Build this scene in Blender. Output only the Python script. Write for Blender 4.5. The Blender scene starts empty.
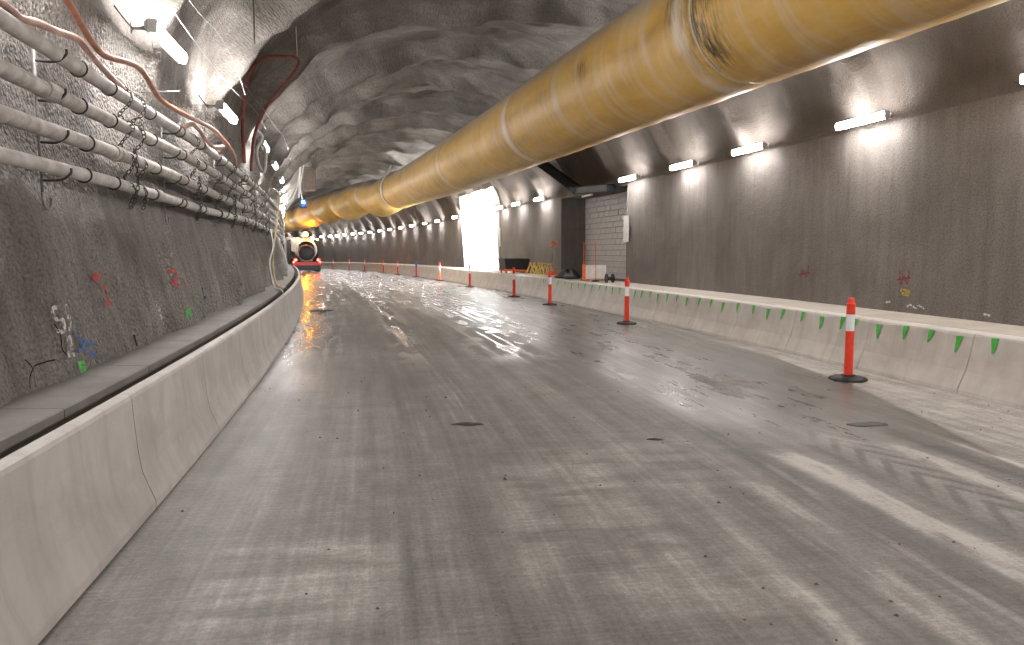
import bpy, math, random
import numpy as np
from mathutils import Vector, Matrix
PI = math.pi
random.seed(4)
sc = bpy.context.scene
C = sc.collection

# ------------------------------------------------------------------ camera, world, exposure
cd = bpy.data.cameras.new('camera'); cam = bpy.data.objects.new('camera', cd); C.objects.link(cam)
cd.sensor_width = 36.0; cd.lens = 740.0 / 1024 * 36; cd.clip_start = 0.05; cd.clip_end = 400
_p = math.radians(5.6846); _r = math.radians(-0.134)
_f = Vector((0, math.cos(_p), -math.sin(_p))); _up = Vector((0, math.sin(_p), math.cos(_p))); _ri = Vector((1, 0, 0))
_ri2 = _ri * math.cos(_r) + _up * math.sin(_r); _up2 = _up * math.cos(_r) - _ri * math.sin(_r)
m = Matrix((_ri2, _up2, -_f)).transposed().to_4x4(); m.translation = (0, 0, 1.65)
cam.matrix_world = m
sc.camera = cam
w = bpy.data.worlds.new('world'); sc.world = w; w.use_nodes = True
w.node_tree.nodes['Background'].inputs[0].default_value = (0.9, 0.95, 1, 1)
w.node_tree.nodes['Background'].inputs[1].default_value = 0.05
vs = sc.view_settings
vs.view_transform = 'Standard'; vs.look = 'None'; vs.gamma = 1.0; vs.use_curve_mapping = False
vs.exposure = 0.58
LAMP = 118.0          # radiance of the tunnel battens

# ------------------------------------------------------------------ tunnel alignment: s along, u to the right, v up
_ds = 0.05
_S = np.arange(-25, 150, _ds)
_k = -6.39729e-3 + 1.39821e-4 * np.clip(_S, 0, 82) - 3.258058e-4 * np.clip(_S - 40, 0, 40)
_k[_S < 0] = 0
_h = -0.1492585 + np.cumsum(_k) * _ds
_i0 = int(np.argmin(abs(_S)))
_X = np.cumsum(np.sin(_h)) * _ds; _X -= _X[_i0]
_Y = np.cumsum(np.cos(_h)) * _ds; _Y -= _Y[_i0]
def hd(s): return np.interp(s, _S, _h)
def pos(s, u, v):
    s = np.asarray(s, float); h = hd(s)
    return np.stack(np.broadcast_arrays(np.interp(s, _S, _X) + u * np.cos(h), np.interp(s, _S, _Y) - u * np.sin(h),
                    v - 0.647379e-4 * np.clip(s, 0, None) ** 2), -1)
def floor_v(u): return -0.1134 * np.clip((np.asarray(u, float) + 1.517) / 8.381, -.1, 1.3)

# ------------------------------------------------------------------ numpy noise
def _hash(ix, iy, iz, seed):
    n = (ix.astype(np.int64) * 374761393 + iy.astype(np.int64) * 668265263 + iz.astype(np.int64) * 2147483647 + seed * 1442695041) & 0xffffffff
    n = ((n ^ (n >> 13)) * 1274126177) & 0xffffffff
    n = ((n ^ (n >> 16)) * 2246822519) & 0xffffffff
    return ((n ^ (n >> 15)) & 0xffff) / 65535.0
def vnoise(x, y, seed=0):
    x = np.asarray(x, float); y = np.asarray(y, float); x, y = np.broadcast_arrays(x, y)
    ix = np.floor(x); iy = np.floor(y); fx = x - ix; fy = y - iy
    fx = fx * fx * (3 - 2 * fx); fy = fy * fy * (3 - 2 * fy); z = np.zeros_like(ix)
    a = _hash(ix, iy, z, seed); b = _hash(ix + 1, iy, z, seed); c = _hash(ix, iy + 1, z, seed); d = _hash(ix + 1, iy + 1, z, seed)
    return (a * (1 - fx) + b * fx) * (1 - fy) + (c * (1 - fx) + d * fx) * fy
def fbm(x, y, seed=0, oct=4):
    r = 0; a = .5; t = 0
    for o in range(oct):
        r = r + a * vnoise(x * 2 ** o + o * 17.3, y * 2 ** o - o * 9.1, seed + o); t += a; a *= .5
    return r / t
def sstep(a, b, x):
    t = np.clip((np.asarray(x, float) - a) / (b - a), 0, 1); return t * t * (3 - 2 * t)

# ------------------------------------------------------------------ materials
MATS = {}
class NT:
    def __init__(s, name):
        s.m = bpy.data.materials.new(name); s.m.use_nodes = True; s.t = s.m.node_tree; s.t.nodes.clear()
        s.out = s.n('ShaderNodeOutputMaterial'); MATS[name] = s.m
    def n(s, typ, ins=None, **kw):
        nd = s.t.nodes.new(typ)
        for k, v in kw.items(): setattr(nd, k, v)
        for k, v in (ins or {}).items(): s.set(nd.inputs[k], v)
        return nd
    def set(s, sock, v):
        if isinstance(v, bpy.types.NodeSocket): s.t.links.new(v, sock)
        else: sock.default_value = v
    def noise(s, vec, scale, detail=4, rough=.55, dist=0):
        return s.n('ShaderNodeTexNoise', {'Vector': vec, 'Scale': scale, 'Detail': detail, 'Roughness': rough, 'Distortion': dist}).outputs[0]
    def mapv(s, vec, sc_): return s.n('ShaderNodeMapping', {'Vector': vec, 'Scale': sc_}).outputs[0]
    def math(s, op, a, b=0.0, c=0.0):
        nd = s.n('ShaderNodeMath', operation=op); s.set(nd.inputs[0], a); s.set(nd.inputs[1], b); s.set(nd.inputs[2], c); return nd.outputs[0]
    def ramp(s, fac, stops):
        nd = s.n('ShaderNodeValToRGB', {'Fac': fac}); e = nd.color_ramp.elements
        while len(e) < len(stops): e.new(.5)
        for el, (p, c) in zip(e, stops): el.position = p; el.color = (*c, 1) if len(c) == 3 else c
        return nd.outputs[0]
    def mix(s, fac, a, b, blend='MIX'):
        nd = s.n('ShaderNodeMix', data_type='RGBA', blend_type=blend); s.set(nd.inputs[0], fac)
        s.set(nd.inputs[6], a if isinstance(a, bpy.types.NodeSocket) else (*a, 1)); s.set(nd.inputs[7], b if isinstance(b, bpy.types.NodeSocket) else (*b, 1)); return nd.outputs[2]
    def bsdf(s, col, rough=.6, metal=0, bump=None, bd=.01, bs=1., spec=.5):
        b = s.n('ShaderNodeBsdfPrincipled', {'Base Color': col if isinstance(col, bpy.types.NodeSocket) else (*col, 1), 'Roughness': rough, 'Metallic': metal, 'Specular IOR Level': spec})
        if bump is not None:
            bn = s.n('ShaderNodeBump', {'Height': bump, 'Distance': bd, 'Strength': bs}); s.t.links.new(bn.outputs[0], b.inputs['Normal'])
        s.t.links.new(b.outputs[0], s.out.inputs[0]); return b
    def uv(s): return s.n('ShaderNodeUVMap', uv_map='UVMap').outputs[0]
    def obj(s): return s.n('ShaderNodeTexCoord').outputs['Object']
    def attr(s, name): return s.n('ShaderNodeAttribute', attribute_name=name).outputs['Fac']

def shotcrete(name, lo, hi, pit=1.0, scale=1.0, stain=(.10, .085, .075), flank=None):
    t = NT(name); uv = t.uv()
    big = t.noise(uv, .9 * scale, 6, .6, .6)
    drip = t.noise(t.mapv(uv, (5.5, .55, 1)), 1.0, 5, .65, .3)
    fine = t.noise(uv, 38, 5, .7)
    c = t.ramp(big, [(.30, lo), (.70, hi)])
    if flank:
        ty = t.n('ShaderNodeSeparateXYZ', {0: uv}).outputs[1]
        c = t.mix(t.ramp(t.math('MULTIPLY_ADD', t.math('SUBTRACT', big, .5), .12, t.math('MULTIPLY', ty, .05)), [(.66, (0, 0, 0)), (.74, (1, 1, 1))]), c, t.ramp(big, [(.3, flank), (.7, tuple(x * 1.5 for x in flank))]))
    c = t.mix(t.ramp(drip, [(.42, (0, 0, 0)), (.72, (.55, .55, .55))]), c, stain)
    c = t.mix(t.ramp(fine, [(.38, (.55, .55, .55)), (.55, (0, 0, 0))]), c, tuple(x * .45 for x in lo))
    vor = t.n('ShaderNodeTexVoronoi', {'Vector': uv, 'Scale': 26.0}, feature='F1').outputs['Distance']
    hgt = t.math('MULTIPLY_ADD', t.noise(uv, 9, 6, .7), 1.6, t.math('MULTIPLY', vor, pit))
    t.bsdf(c, .82, 0, t.math('ADD', hgt, t.math('MULTIPLY', fine, .5)), .035, .8 * pit, .3)
    return t.m
shotcrete('shotcrete_left', (.23, .213, .197), (.50, .472, .44), 1.25, 1.0, (.12, .105, .095))
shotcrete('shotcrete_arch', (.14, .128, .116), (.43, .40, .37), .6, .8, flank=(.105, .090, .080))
shotcrete('shotcrete_right', (.135, .120, .110), (.235, .214, .198), .35, .55)

def concrete(name, lo, hi, streak=True, rough=.7):
    t = NT(name); uv = t.uv()
    a = t.noise(uv, 2.2, 6, .6, .4)
    c = t.ramp(a, [(.3, lo), (.7, hi)])
    if streak:
        d = t.noise(t.mapv(uv, (9, .7, 1)), 1.0, 6, .65, 0)
        c = t.mix(t.ramp(d, [(.50, (0, 0, 0)), (.80, (.45, .45, .45))]), c, tuple(x * .62 for x in lo))
    f = t.noise(uv, 60, 4, .6)
    t.bsdf(c, rough, 0, t.math('ADD', a, t.math('MULTIPLY', f, .35)), .008, .5, .35)
    return t.m
concrete('barrier_concrete', (.48, .455, .435), (.64, .615, .59))
concrete('barrier_concrete_right', (.50, .47, .44), (.66, .63, .595))
concrete('walkway_concrete', (.19, .178, .165), (.27, .254, .237), False)
concrete('walkway_concrete_right', (.40, .365, .325), (.52, .48, .43), False)
concrete('block_concrete', (.46, .44, .42), (.58, .56, .54), False)
concrete('white_concrete', (.80, .80, .80), (.88, .88, .88), False)

# wet floor
t = NT('wet_concrete_floor'); uv = t.uv()
tone = t.attr('tone'); wet = t.attr('wet')
grain = t.noise(uv, 34, 6, .72)
speck = t.noise(uv, 120, 3, .6)
trans = t.noise(t.mapv(uv, (1.6, 42, 1)), 1.0, 4, .6)           # transverse broom lines (u, s)
streak = t.noise(t.mapv(uv, (15, .42, 1)), 1.0, 6, .68, .25)     # wheel-borne streaks along the lane
blot = t.noise(uv, 3.2, 8, .70, .3)
def add(a, n, k): return t.math('ADD', a, t.math('MULTIPLY', t.math('SUBTRACT', n, .5), k))
tone2 = add(add(add(add(add(tone, grain, .80), trans, .42), streak, .80), blot, .80), speck, .55)
col = t.ramp(tone2, [(.0, (.07, .062, .056)), (.35, (.160, .147, .135)), (.6, (.245, .227, .210)), (1., (.50, .47, .44))])
col = t.mix(t.math('MULTIPLY', wet, .22), col, (.07, .065, .06))
pud = t.noise(t.mapv(uv, (2.6, .32, 1)), 1.6, 6, .6, .3)
wf = t.math('MULTIPLY', wet, t.ramp(pud, [(.25, (.45, .45, .45)), (.70, (1, 1, 1))]))
rough = t.math('MAXIMUM', .21, add(add(t.math('SUBTRACT', .68, t.math('MULTIPLY', wf, .44)), blot, .22), streak, .22))
gl = t.attr('gloss')
rough = t.math('ADD', t.math('MULTIPLY', rough, t.math('SUBTRACT', 1.0, gl)), t.math('MULTIPLY', gl, .10))
wave = t.n('ShaderNodeTexWave', {'Vector': uv, 'Scale': 7.0, 'Distortion': 2.5, 'Detail': 2.0, 'Detail Scale': 2.0}, wave_type='BANDS', bands_direction='Y').outputs['Fac']
hgt = t.math('ADD', t.math('MULTIPLY', grain, .5), t.math('ADD', t.math('MULTIPLY', trans, .7), t.math('MULTIPLY', wave, .06)))
t.bsdf(col, rough, 0, t.math('MULTIPLY', hgt, t.math('SUBTRACT', 1.0, t.math('MULTIPLY', gl, .55))), .006, .45, .5)

def simple(name, col, rough=.5, metal=0, var=.25, scale=8, bump=0.0, spec=.5):
    t = NT(name); o = t.obj()
    n = t.noise(o, scale, 5, .6)
    c = t.mix(t.ramp(n, [(.35, (0, 0, 0)), (.7, (1, 1, 1))]), tuple(x * (1 - var) for x in col), tuple(min(1, x * (1 + var * .5)) for x in col))
    t.bsdf(c, rough, metal, n if bump else None, bump or .01, .5, spec)
    return t.m
simple('pipe_grey', (.60, .575, .55), .5, 0, .30, 7)
simple('pipe_dusty', (.56, .53, .495), .6, 0, .35, 9)
simple('rusty_steel', (.10, .088, .078), .65, .4, .5, 20)
simple('galvanised', (.34, .33, .32), .45, .5, .35, 25)
simple('chain_steel', (.13, .12, .11), .55, .6, .4, 30)
simple('orange_hose', (.50, .235, .15), .5, 0, .3, 10)
simple('red_hose', (.27, .085, .07), .45, 0, .3, 10)
simple('pink_hose', (.60, .40, .34), .55, 0, .35, 6)
simple('tan_hose', (.52, .40, .22), .55, 0, .3, 8)
simple('white_plastic', (.80, .78, .74), .4, 0, .1, 12)
simple('lamp_housing', (.55, .55, .54), .4, 0, .15, 12)
simple('bollard_red', (.86, .055, .02), .38, 0, .12, 15)
simple('bollard_blue', (.05, .16, .62), .4, 0, .12, 15)
simple('reflective_white', (.86, .88, .90), .25, 0, .05, 15)
simple('rubber_black', (.022, .022, .022), .6, 0, .3, 20)
simple('dark_gap', (.02, .015, .012), .9, 0, .4, 8)
simple('green_flag', (.07, .52, .06), .6, 0, .2, 20)
simple('cord_white', (.62, .62, .58), .6, 0, .2, 20)
simple('steel_black', (.018, .022, .032), .45, .3, .3, 10)
simple('black_plastic', (.012, .012, .014), .5, 0, .3, 10)
simple('orange_paint', (.85, .16, .035), .45, 0, .2, 10)
simple('yellow_paint', (.78, .55, .10), .5, 0, .25, 10)
simple('white_paint', (.75, .74, .72), .45, 0, .2, 6)
simple('sign_white', (.72, .71, .68), .5, 0, .15, 6)
simple('truck_dark', (.03, .03, .033), .5, .2, .3, 6)
simple('truck_white', (.80, .78, .74), .4, 0, .25, 4)
simple('truck_red', (.55, .03, .03), .4, 0, .2, 8)
simple('box_grey', (.24, .21, .18), .55, 0, .35, 6)
simple('wood_brown', (.16, .12, .095), .7, 0, .3, 6)
simple('strap_fabric', (.55, .51, .42), .7, 0, .2, 12)
simple('mud', (.05, .043, .037), .55, 0, .4, 25)
simple('stone', (.09, .08, .072), .8, 0, .5, 40)
# spray paint: broken, patchy coverage
def spray(name, col):
    t = NT(name); o = t.obj()
    n = t.noise(o, 22, 5, .75)
    b = t.n('ShaderNodeBsdfPrincipled', {'Base Color': (*col, 1), 'Roughness': .75})
    tr = t.n('ShaderNodeBsdfTransparent'); mx = t.n('ShaderNodeMixShader', {0: t.ramp(n, [(.38, (0, 0, 0)), (.53, (.85, .85, .85))])})
    t.t.links.new(tr.outputs[0], mx.inputs[1]); t.t.links.new(b.outputs[0], mx.inputs[2]); t.t.links.new(mx.outputs[0], t.out.inputs[0])
spray('spray_red', (.70, .07, .06)); spray('spray_blue', (.05, .20, .60)); spray('spray_green', (.10, .70, .12)); spray('spray_white', (.75, .75, .74)); spray('spray_maroon', (.25, .03, .03)); spray('spray_yellow', (.55, .42, .05))
def emit(name, col, st):
    t = NT(name); e = t.n('ShaderNodeEmission', {'Color': (*col, 1), 'Strength': st}); t.t.links.new(e.outputs[0], t.out.inputs[0])
emit('lamp_light', (1.0, .955, .925), LAMP)
emit('flood_light', (.97, 1.0, .99), 2600.0)
emit('beacon_light', (1.0, .35, .02), 170.0)
emit('tail_light', (1.0, .05, .03), 22.0)
emit('marker_light', (1.0, .7, .3), 40.0)
emit('blue_light', (.15, .40, 1.0), 14.0)
# duct fabric: UV = (length m, angle turns)
t = NT('duct_fabric'); uv = t.uv()
n1 = t.noise(t.mapv(uv, (.35, 5, 1)), 1.5, 6, .6, .5)
n2 = t.noise(t.mapv(uv, (3.0, 2, 1)), 1.2, 6, .65, .6)
c = t.ramp(n1, [(.28, (.40, .235, .055)), (.55, (.57, .350, .085)), (.75, (.62, .43, .18))])
c = t.mix(t.ramp(n2, [(.50, (0, 0, 0)), (.76, (.75, .75, .75))]), c, (.56, .49, .40))
c = t.mix(t.attr('band'), c, (.66, .58, .47))
c = t.mix(t.math('MULTIPLY', t.attr('painted_reflection'), t.ramp(n2, [(.2, (.35, .35, .35)), (.7, (1, 1, 1))])), c, (.40, .36, .33))  # reflection of the darker surroundings, mixed into the fabric colour as grey
sn = t.noise(t.mapv(uv, (7, 6, 1)), 2, 6, .75)
c = t.mix(t.math('MULTIPLY', t.attr('scuff'), t.ramp(sn, [(.42, (0, 0, 0)), (.55, (1, 1, 1))])), c, (.035, .03, .025))
t.bsdf(c, .48, 0, t.math('ADD', n1, t.noise(t.mapv(uv, (1.5, 14, 1)), 3, 4, .6)), .03, .35, .4)
M = MATS

# ------------------------------------------------------------------ mesh helpers
class MB:
    def __init__(s): s.v = []; s.f = []; s.k = 0
    def add(s, V, F):
        V = np.asarray(V, float); s.v.append(V); s.f += [tuple(i + s.k for i in q) for q in F]; s.k += len(V); return s
    def box(s, c, d, R=None, bev=0.0):
        x, y, z = d[0] / 2, d[1] / 2, d[2] / 2
        if bev <= 0:
            V = np.array([(i, j, k) for k in (-z, z) for j in (-y, y) for i in (-x, x)])
            F = [(0, 2, 3, 1), (4, 5, 7, 6), (0, 1, 5, 4), (2, 6, 7, 3), (0, 4, 6, 2), (1, 3, 7, 5)]
        else:   # chamfered box, bevelled vertical and horizontal edges through stacked octagons
            b = min(bev, x * .9, y * .9, z * .9)
            def ring(ix, iy, zz, e):
                X, Yy = ix, iy
                return [(-X + e, -Yy, zz), (X - e, -Yy, zz), (X, -Yy + e, zz), (X, Yy - e, zz), (X - e, Yy, zz), (-X + e, Yy, zz), (-X, Yy - e, zz), (-X, -Yy + e, zz)]
            rs = [ring(x - b, y - b, -z, b * .4), ring(x, y, -z + b, b), ring(x, y, z - b, b), ring(x - b, y - b, z, b * .4)]
            V = np.array([p for r in rs for p in r]); F = [tuple(range(7, -1, -1)), tuple(range(24, 32))]
            for r in range(3):
                for i in range(8): F.append((r * 8 + i, r * 8 + (i + 1) % 8, (r + 1) * 8 + (i + 1) % 8, (r + 1) * 8 + i))
        if R is not None: V = V @ np.array(R).T
        return s.add(V + np.asarray(c, float), F)
    def tube(s, P, r, n=10, cap=True):
        P = np.asarray(P, float); N = len(P); r = np.broadcast_to(np.asarray(r, float), (N,))
        T = np.gradient(P, axis=0); T /= np.linalg.norm(T, axis=1)[:, None] + 1e-12
        a = np.array([0, 0, 1.]) if abs(T[0, 2]) < .9 else np.array([1., 0, 0])
        V = []
        nx = np.cross(T[0], a); nx /= np.linalg.norm(nx)
        for i in range(N):
            nx = nx - T[i] * (nx @ T[i]); nx /= np.linalg.norm(nx) + 1e-12; ny = np.cross(T[i], nx)
            an = np.arange(n) * 2 * PI / n
            V.append(P[i] + r[i] * (np.cos(an)[:, None] * nx + np.sin(an)[:, None] * ny))
        F = []
        for i in range(N - 1):
            for j in range(n): F.append((i * n + j, i * n + (j + 1) % n, (i + 1) * n + (j + 1) % n, (i + 1) * n + j))
        if cap: F.append(tuple(range(n - 1, -1, -1))); F.append(tuple(range((N - 1) * n, N * n)))
        return s.add(np.concatenate(V), F)
    def lathe(s, prof, n=24, c=(0, 0, 0), R=None, closed=False):
        V = []; F = []
        for (r, z) in prof:
            for j in range(n): V.append((r * math.cos(2 * PI * j / n), r * math.sin(2 * PI * j / n), z))
        for i in range(len(prof) - 1):
            for j in range(n): F.append((i * n + j, i * n + (j + 1) % n, (i + 1) * n + (j + 1) % n, (i + 1) * n + j))
        if not closed: F.append(tuple(range(n - 1, -1, -1))); F.append(tuple(range((len(prof) - 1) * n, len(prof) * n)))
        V = np.array(V)
        if R is not None: V = V @ np.array(R).T
        return s.add(V + np.asarray(c, float), F)
    def sphere(s, c, r, n=10, sq=(1, 1, 1)):
        prof = [(max(1e-4, r * math.sin(PI * i / n)), -r * math.cos(PI * i / n)) for i in range(n + 1)]
        V0 = MB().lathe(prof, n + 2); V = np.concatenate(V0.v) * np.array(sq) + np.array(c); return s.add(V, V0.f)
    def torus(s, c, R, r, rot=None, n=12, k=6, st=1.0, arc=2 * PI, a0=0):
        full = abs(arc - 2 * PI) < 1e-6
        A = a0 + np.linspace(0, arc, n + 1)[: n if full else n + 1]
        P = np.stack([R * np.cos(A), R * st * np.sin(A), 0 * A], 1)
        V = []; F = []
        for a_, p in zip(A, P):
            d = np.array([math.cos(a_), math.sin(a_), 0])
            for j in range(k):
                b = 2 * PI * j / k; V.append(p + r * (math.cos(b) * d + math.sin(b) * np.array([0, 0, 1.])))
        m_ = len(A)
        for i in range(m_ if full else m_ - 1):
            for j in range(k): F.append((i * k + j, ((i + 1) % m_) * k + j, ((i + 1) % m_) * k + (j + 1) % k, i * k + (j + 1) % k))
        V = np.array(V)
        if rot is not None: V = V @ np.array(rot).T
        return s.add(V + np.asarray(c, float), F)
    def build(s, name, mat, parent=None, smooth=False, world=False):
        V = np.concatenate(s.v)
        return mk(name, V, s.f, mat, parent, smooth, world)
def root_loc(o):
    while o.parent: o = o.parent
    return np.array(o.location)
def mk(name, V, F, mat, parent=None, smooth=False, world=False, uv=None, attrs=None):
    V = np.asarray(V, float)
    if world and parent is not None: V = V - root_loc(parent)
    me = bpy.data.meshes.new(name); me.from_pydata(V.tolist(), [], F if isinstance(F, list) else F.tolist()); me.update()
    if uv is not None:
        l = me.uv_layers.new(name='UVMap'); li = np.empty(len(me.loops), np.int32); me.loops.foreach_get('vertex_index', li)
        l.data.foreach_set('uv', np.asarray(uv, np.float32)[li].ravel())
    for k, a in (attrs or {}).items():
        at = me.attributes.new(k, 'FLOAT', 'POINT'); at.data.foreach_set('value', np.asarray(a, np.float32).ravel())
    if smooth: me.polygons.foreach_set('use_smooth', np.ones(len(me.polygons), bool))
    me.materials.append(M[mat] if isinstance(mat, str) else mat)
    o = bpy.data.objects.new(name, me); C.objects.link(o)
    if parent is not None: o.parent = parent
    return o
def tag(o, label=None, cat=None, group=None, kind=None):
    if label: o['label'] = label
    if cat: o['category'] = cat
    if group: o['group'] = group
    if kind: o['kind'] = kind
    return o
def thing(name, label, cat, loc=(0, 0, 0), rz=0.0, group=None):
    o = bpy.data.objects.new(name, None); C.objects.link(o); o.location = tuple(float(x) for x in loc); o.rotation_euler = (0, 0, rz)
    o.empty_display_size = .2
    return tag(o, label, cat, group)
def at(o, s, u, v, extra=0.0):
    o.location = tuple(float(x) for x in pos(s, u, v)); o.rotation_euler = (0, 0, float(-hd(s)) + extra); return o
def copy_tree(o, parent=None):
    c = o.copy(); C.objects.link(c); c.parent = parent
    for ch in o.children: copy_tree(ch, c)
    return c
def smooth_path(P, n=8):
    P = np.asarray(P, float); Q = np.vstack([2 * P[0] - P[1], P, 2 * P[-1] - P[-2]]); out = []
    for i in range(len(P) - 1):
        a, b, c_, d = Q[i], Q[i + 1], Q[i + 2], Q[i + 3]
        for k in range(n):
            x = k / n; out.append(.5 * (2 * b + (c_ - a) * x + (2 * a - 5 * b + 4 * c_ - d) * x * x + (3 * b - a - 3 * c_ + d) * x ** 3))
    out.append(P[-1]); return np.array(out)
def suv(L): return np.array([pos(a, b, c_) for a, b, c_ in L])
def grid_faces(n, m_, keep=None):
    i = np.arange(n - 1)[:, None] * m_ + np.arange(m_ - 1)[None, :]
    F = np.stack([i, i + 1, i + m_ + 1, i + m_], -1)
    F = F[keep] if keep is not None else F.reshape(-1, 4)
    return F.tolist()

# ------------------------------------------------------------------ the setting: floor
ss = np.concatenate([np.arange(-20, 1.5, .5), np.arange(1.5, 12, .026), np.arange(12, 32, .08), np.arange(32, 60, .25), np.arange(60, 149, 1.)])
uu = np.linspace(-1.62, 6.98, 290)
SS, UU = np.meshgrid(ss, uu, indexing='ij')
wob = (fbm(SS * .35, UU * .5, 3) - .5)
# tone: worn lanes, streaks along the lane, pale dry patches
tone = .36 + .16 * (fbm(SS * .22, UU * 1.6, 11) - .5) + .34 * (fbm(SS * .10, UU * 7.0, 21, 5) - .5) + .12 * (fbm(SS * 1.6, UU * 1.6, 31) - .5)
def patch(s0, s1, u0, u1, soft, amp, seed, thr=.45):
    mk_ = sstep(s0 - soft, s0 + soft, SS + wob * .5) * (1 - sstep(s1 - soft, s1 + soft, SS + wob * .5)) * sstep(u0 - soft * .6, u0 + soft * .6, UU + wob * .3) * (1 - sstep(u1 - soft * .6, u1 + soft * .6, UU + wob * .3))
    n = sstep(thr - .12, thr + .15, fbm(SS * 7, UU * 1.8, seed)); return amp * mk_ * n
tone += patch(3.35, 4.2, -.95, .05, .10, .26, 51) + patch(2.2, 3.2, -.7, .3, .1, .22, 52) + patch(3.6, 5.5, .7, 1.6, .15, .20, 53) + patch(2.5, 3.7, 1.0, 1.9, .12, .22, 54) + patch(4.6, 6.2, 1.1, 2.6, .2, .16, 55)
def stripe(u0, wd, s0, s1, amp, seed, slope=0.0):
    c_ = u0 + slope * (SS - 4) + .05 * (fbm(SS * 1.2, SS * 0, seed) - .5)
    mk_ = np.exp(-np.abs((UU - c_) / wd) ** 5) * sstep(s0 - .15, s0 + .15, SS) * (1 - sstep(s1 - .3, s1 + .1, SS + wob * .6))
    return amp * mk_ * (.45 + .75 * sstep(.35, .6, fbm(SS * 2.2, UU * 9, seed + 1)))
tone += stripe(3.30, .17, 1, 5.7, .50, 61) + stripe(4.35, .13, 1, 6.0, .48, 63) + stripe(4.98, .05, 1, 6.4, .36, 65) + stripe(2.55, .10, 1, 5.2, .36, 67, .06) + stripe(2.05, .07, 1, 4.8, .28, 69, .10) + stripe(2.88, .035, 1, 5.4, .3, 71, .05)
tone -= stripe(2.95, .12, 1, 6.5, .15, 73) + stripe(3.62, .06, 1, 6.0, .20, 75) + stripe(4.72, .10, 1, 6.4, .22, 77) + stripe(2.3, .09, 1, 5.6, .12, 79, .08)
# tyre tread print: oblique lugs along a wheel path
ph = (SS * 9.5 + abs(UU - 3.98) * 16.0)
lug = sstep(.15, .45, np.cos(ph * PI * .62) * .5 + .5)
band = np.exp(-((UU - 3.98) / .26) ** 4) * sstep(2.5, 3.0, SS) * (1 - sstep(6.0, 6.5, SS))
tone += band * (.34 * lug - .24)
# fine scratches curving down the left lane (drag marks)
for (u0, k2, a0_, sd) in ((.62, .030, .34, 81), (.70, .030, .30, 82), (.55, .026, .22, 83), (.80, .03, .2, 84)):
    c_ = u0 + k2 * (12 - SS) + .02 * (fbm(SS * .8, SS * 0, sd) - .5)
    tone += a0_ * np.exp(-((UU - c_) / .018) ** 2) * sstep(6.0, 7.5, SS) * (1 - sstep(14, 17, SS)) * (.3 + .9 * sstep(.4, .6, fbm(SS * 1.1, UU * 2, sd + 5)))
# wet areas
bnd = np.interp(SS, [0, 3, 5.05, 8.45, 11, 15, 22, 40, 150], [3.9, 4.3, 4.9, 6.05, 6.35, 6.55, 6.7, 7.2, 7.2]) + wob * .35
left_edge = np.interp(SS, [0, 5.4, 5.8, 7.5, 10, 14, 20, 28, 150], [9, 6.2, 3.4, 3.0, 2.9, 2.6, 1.8, .8, -2]) + wob * .8
wet = .30 + .25 * (fbm(SS * .5, UU * 1.2, 91) - .5)
zone = sstep(-.35, .35, UU - left_edge) * (1 - sstep(-.05, .08, UU - bnd))
wet += .60 * zone * (.75 + .5 * (fbm(SS * .8, UU * 1.0, 92)))
wet += .52 * sstep(13, 26, SS) * (.3 + 1.0 * sstep(.38, .62, fbm(SS * .10, UU * 2.6, 93)))
gut = (1 - sstep(-1.1, -.35, UU + wob * 1.0)) * sstep(3, 6, SS)
wet += .42 * gut; tone += gut * (.20 * (fbm(SS * 2.5, UU * 5, 94) - .45))
lf = sstep(6.5, 9, SS) * (1 - sstep(.2, .9, UU)) * sstep(.42, .6, fbm(SS * .6, UU * 1.3, 95)); wet += .30 * lf; tone -= .10 * lf
dry = sstep(-.03, .06, UU - bnd) * (1 - sstep(10, 16, SS + wob * 3)); tone += .34 * dry; wet -= .5 * dry
rim = np.exp(-((UU - bnd) / .06) ** 2) * (1 - sstep(9, 13, SS)); tone -= .18 * rim
wet = np.clip(wet, 0, 1); tone = np.clip(tone, .02, 1)
# standing water in the wheel paths: long thin films along the lane
trk = np.zeros_like(SS)
for (ss0, uu0, wd_, sd) in (([10, 13, 20, 30, 45], [2.1, 2.4, 2.9, 3.4, 3.6], .75, 301), ([10, 14, 20, 30, 45], [.55, .6, .7, .8, .8], .30, 303), ([5.5, 7, 9, 12, 16], [3.5, 3.3, 3.25, 3.2, 3.3], .22, 305), ([6, 7, 9, 14, 20], [4.6, 4.5, 4.4, 4.5, 4.8], .8, 307)):
    c_ = np.interp(SS, ss0, uu0); trk = np.maximum(trk, np.exp(-((UU - c_) / wd_) ** 2) * sstep(ss0[0] - .5, ss0[0] + 2.5, SS) * (.55 if sd in (305, 307) else 1.0) * (1 if sd not in (305, 307) else 1 - sstep(12, 18, SS)))
trk = np.maximum(trk, .9 * np.exp(-((UU + .95) / .5) ** 2) * sstep(9, 14, SS))
trk = np.maximum(trk, .65 * sstep(22, 34, SS))
film = sstep(.50, .62, fbm(SS * .22, UU * 9.0, 311, 4) * .6 + fbm(SS * .9, UU * 2.2, 315, 4) * .4)
film = np.maximum(film, sstep(.54, .60, fbm(SS * 1.6, UU * 4.5, 317, 4)) * .8)
gloss = np.clip(trk * film, 0, 1) * .9
dz = .006 * (fbm(SS * .8, UU * 1.2, 96) - .5) + .004 * band * lug
V = pos(SS, UU, floor_v(UU) + dz).reshape(-1, 3)
fl = mk('floor', V, grid_faces(len(ss), len(uu)), 'wet_concrete_floor', smooth=True, uv=np.stack([UU.ravel(), SS.ravel()], 1), attrs={'tone': tone, 'wet': wet, 'gloss': gloss})
# flip faces if they look down
tag(fl, 'wet stained concrete tunnel road with tyre marks', kind='structure')

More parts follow.
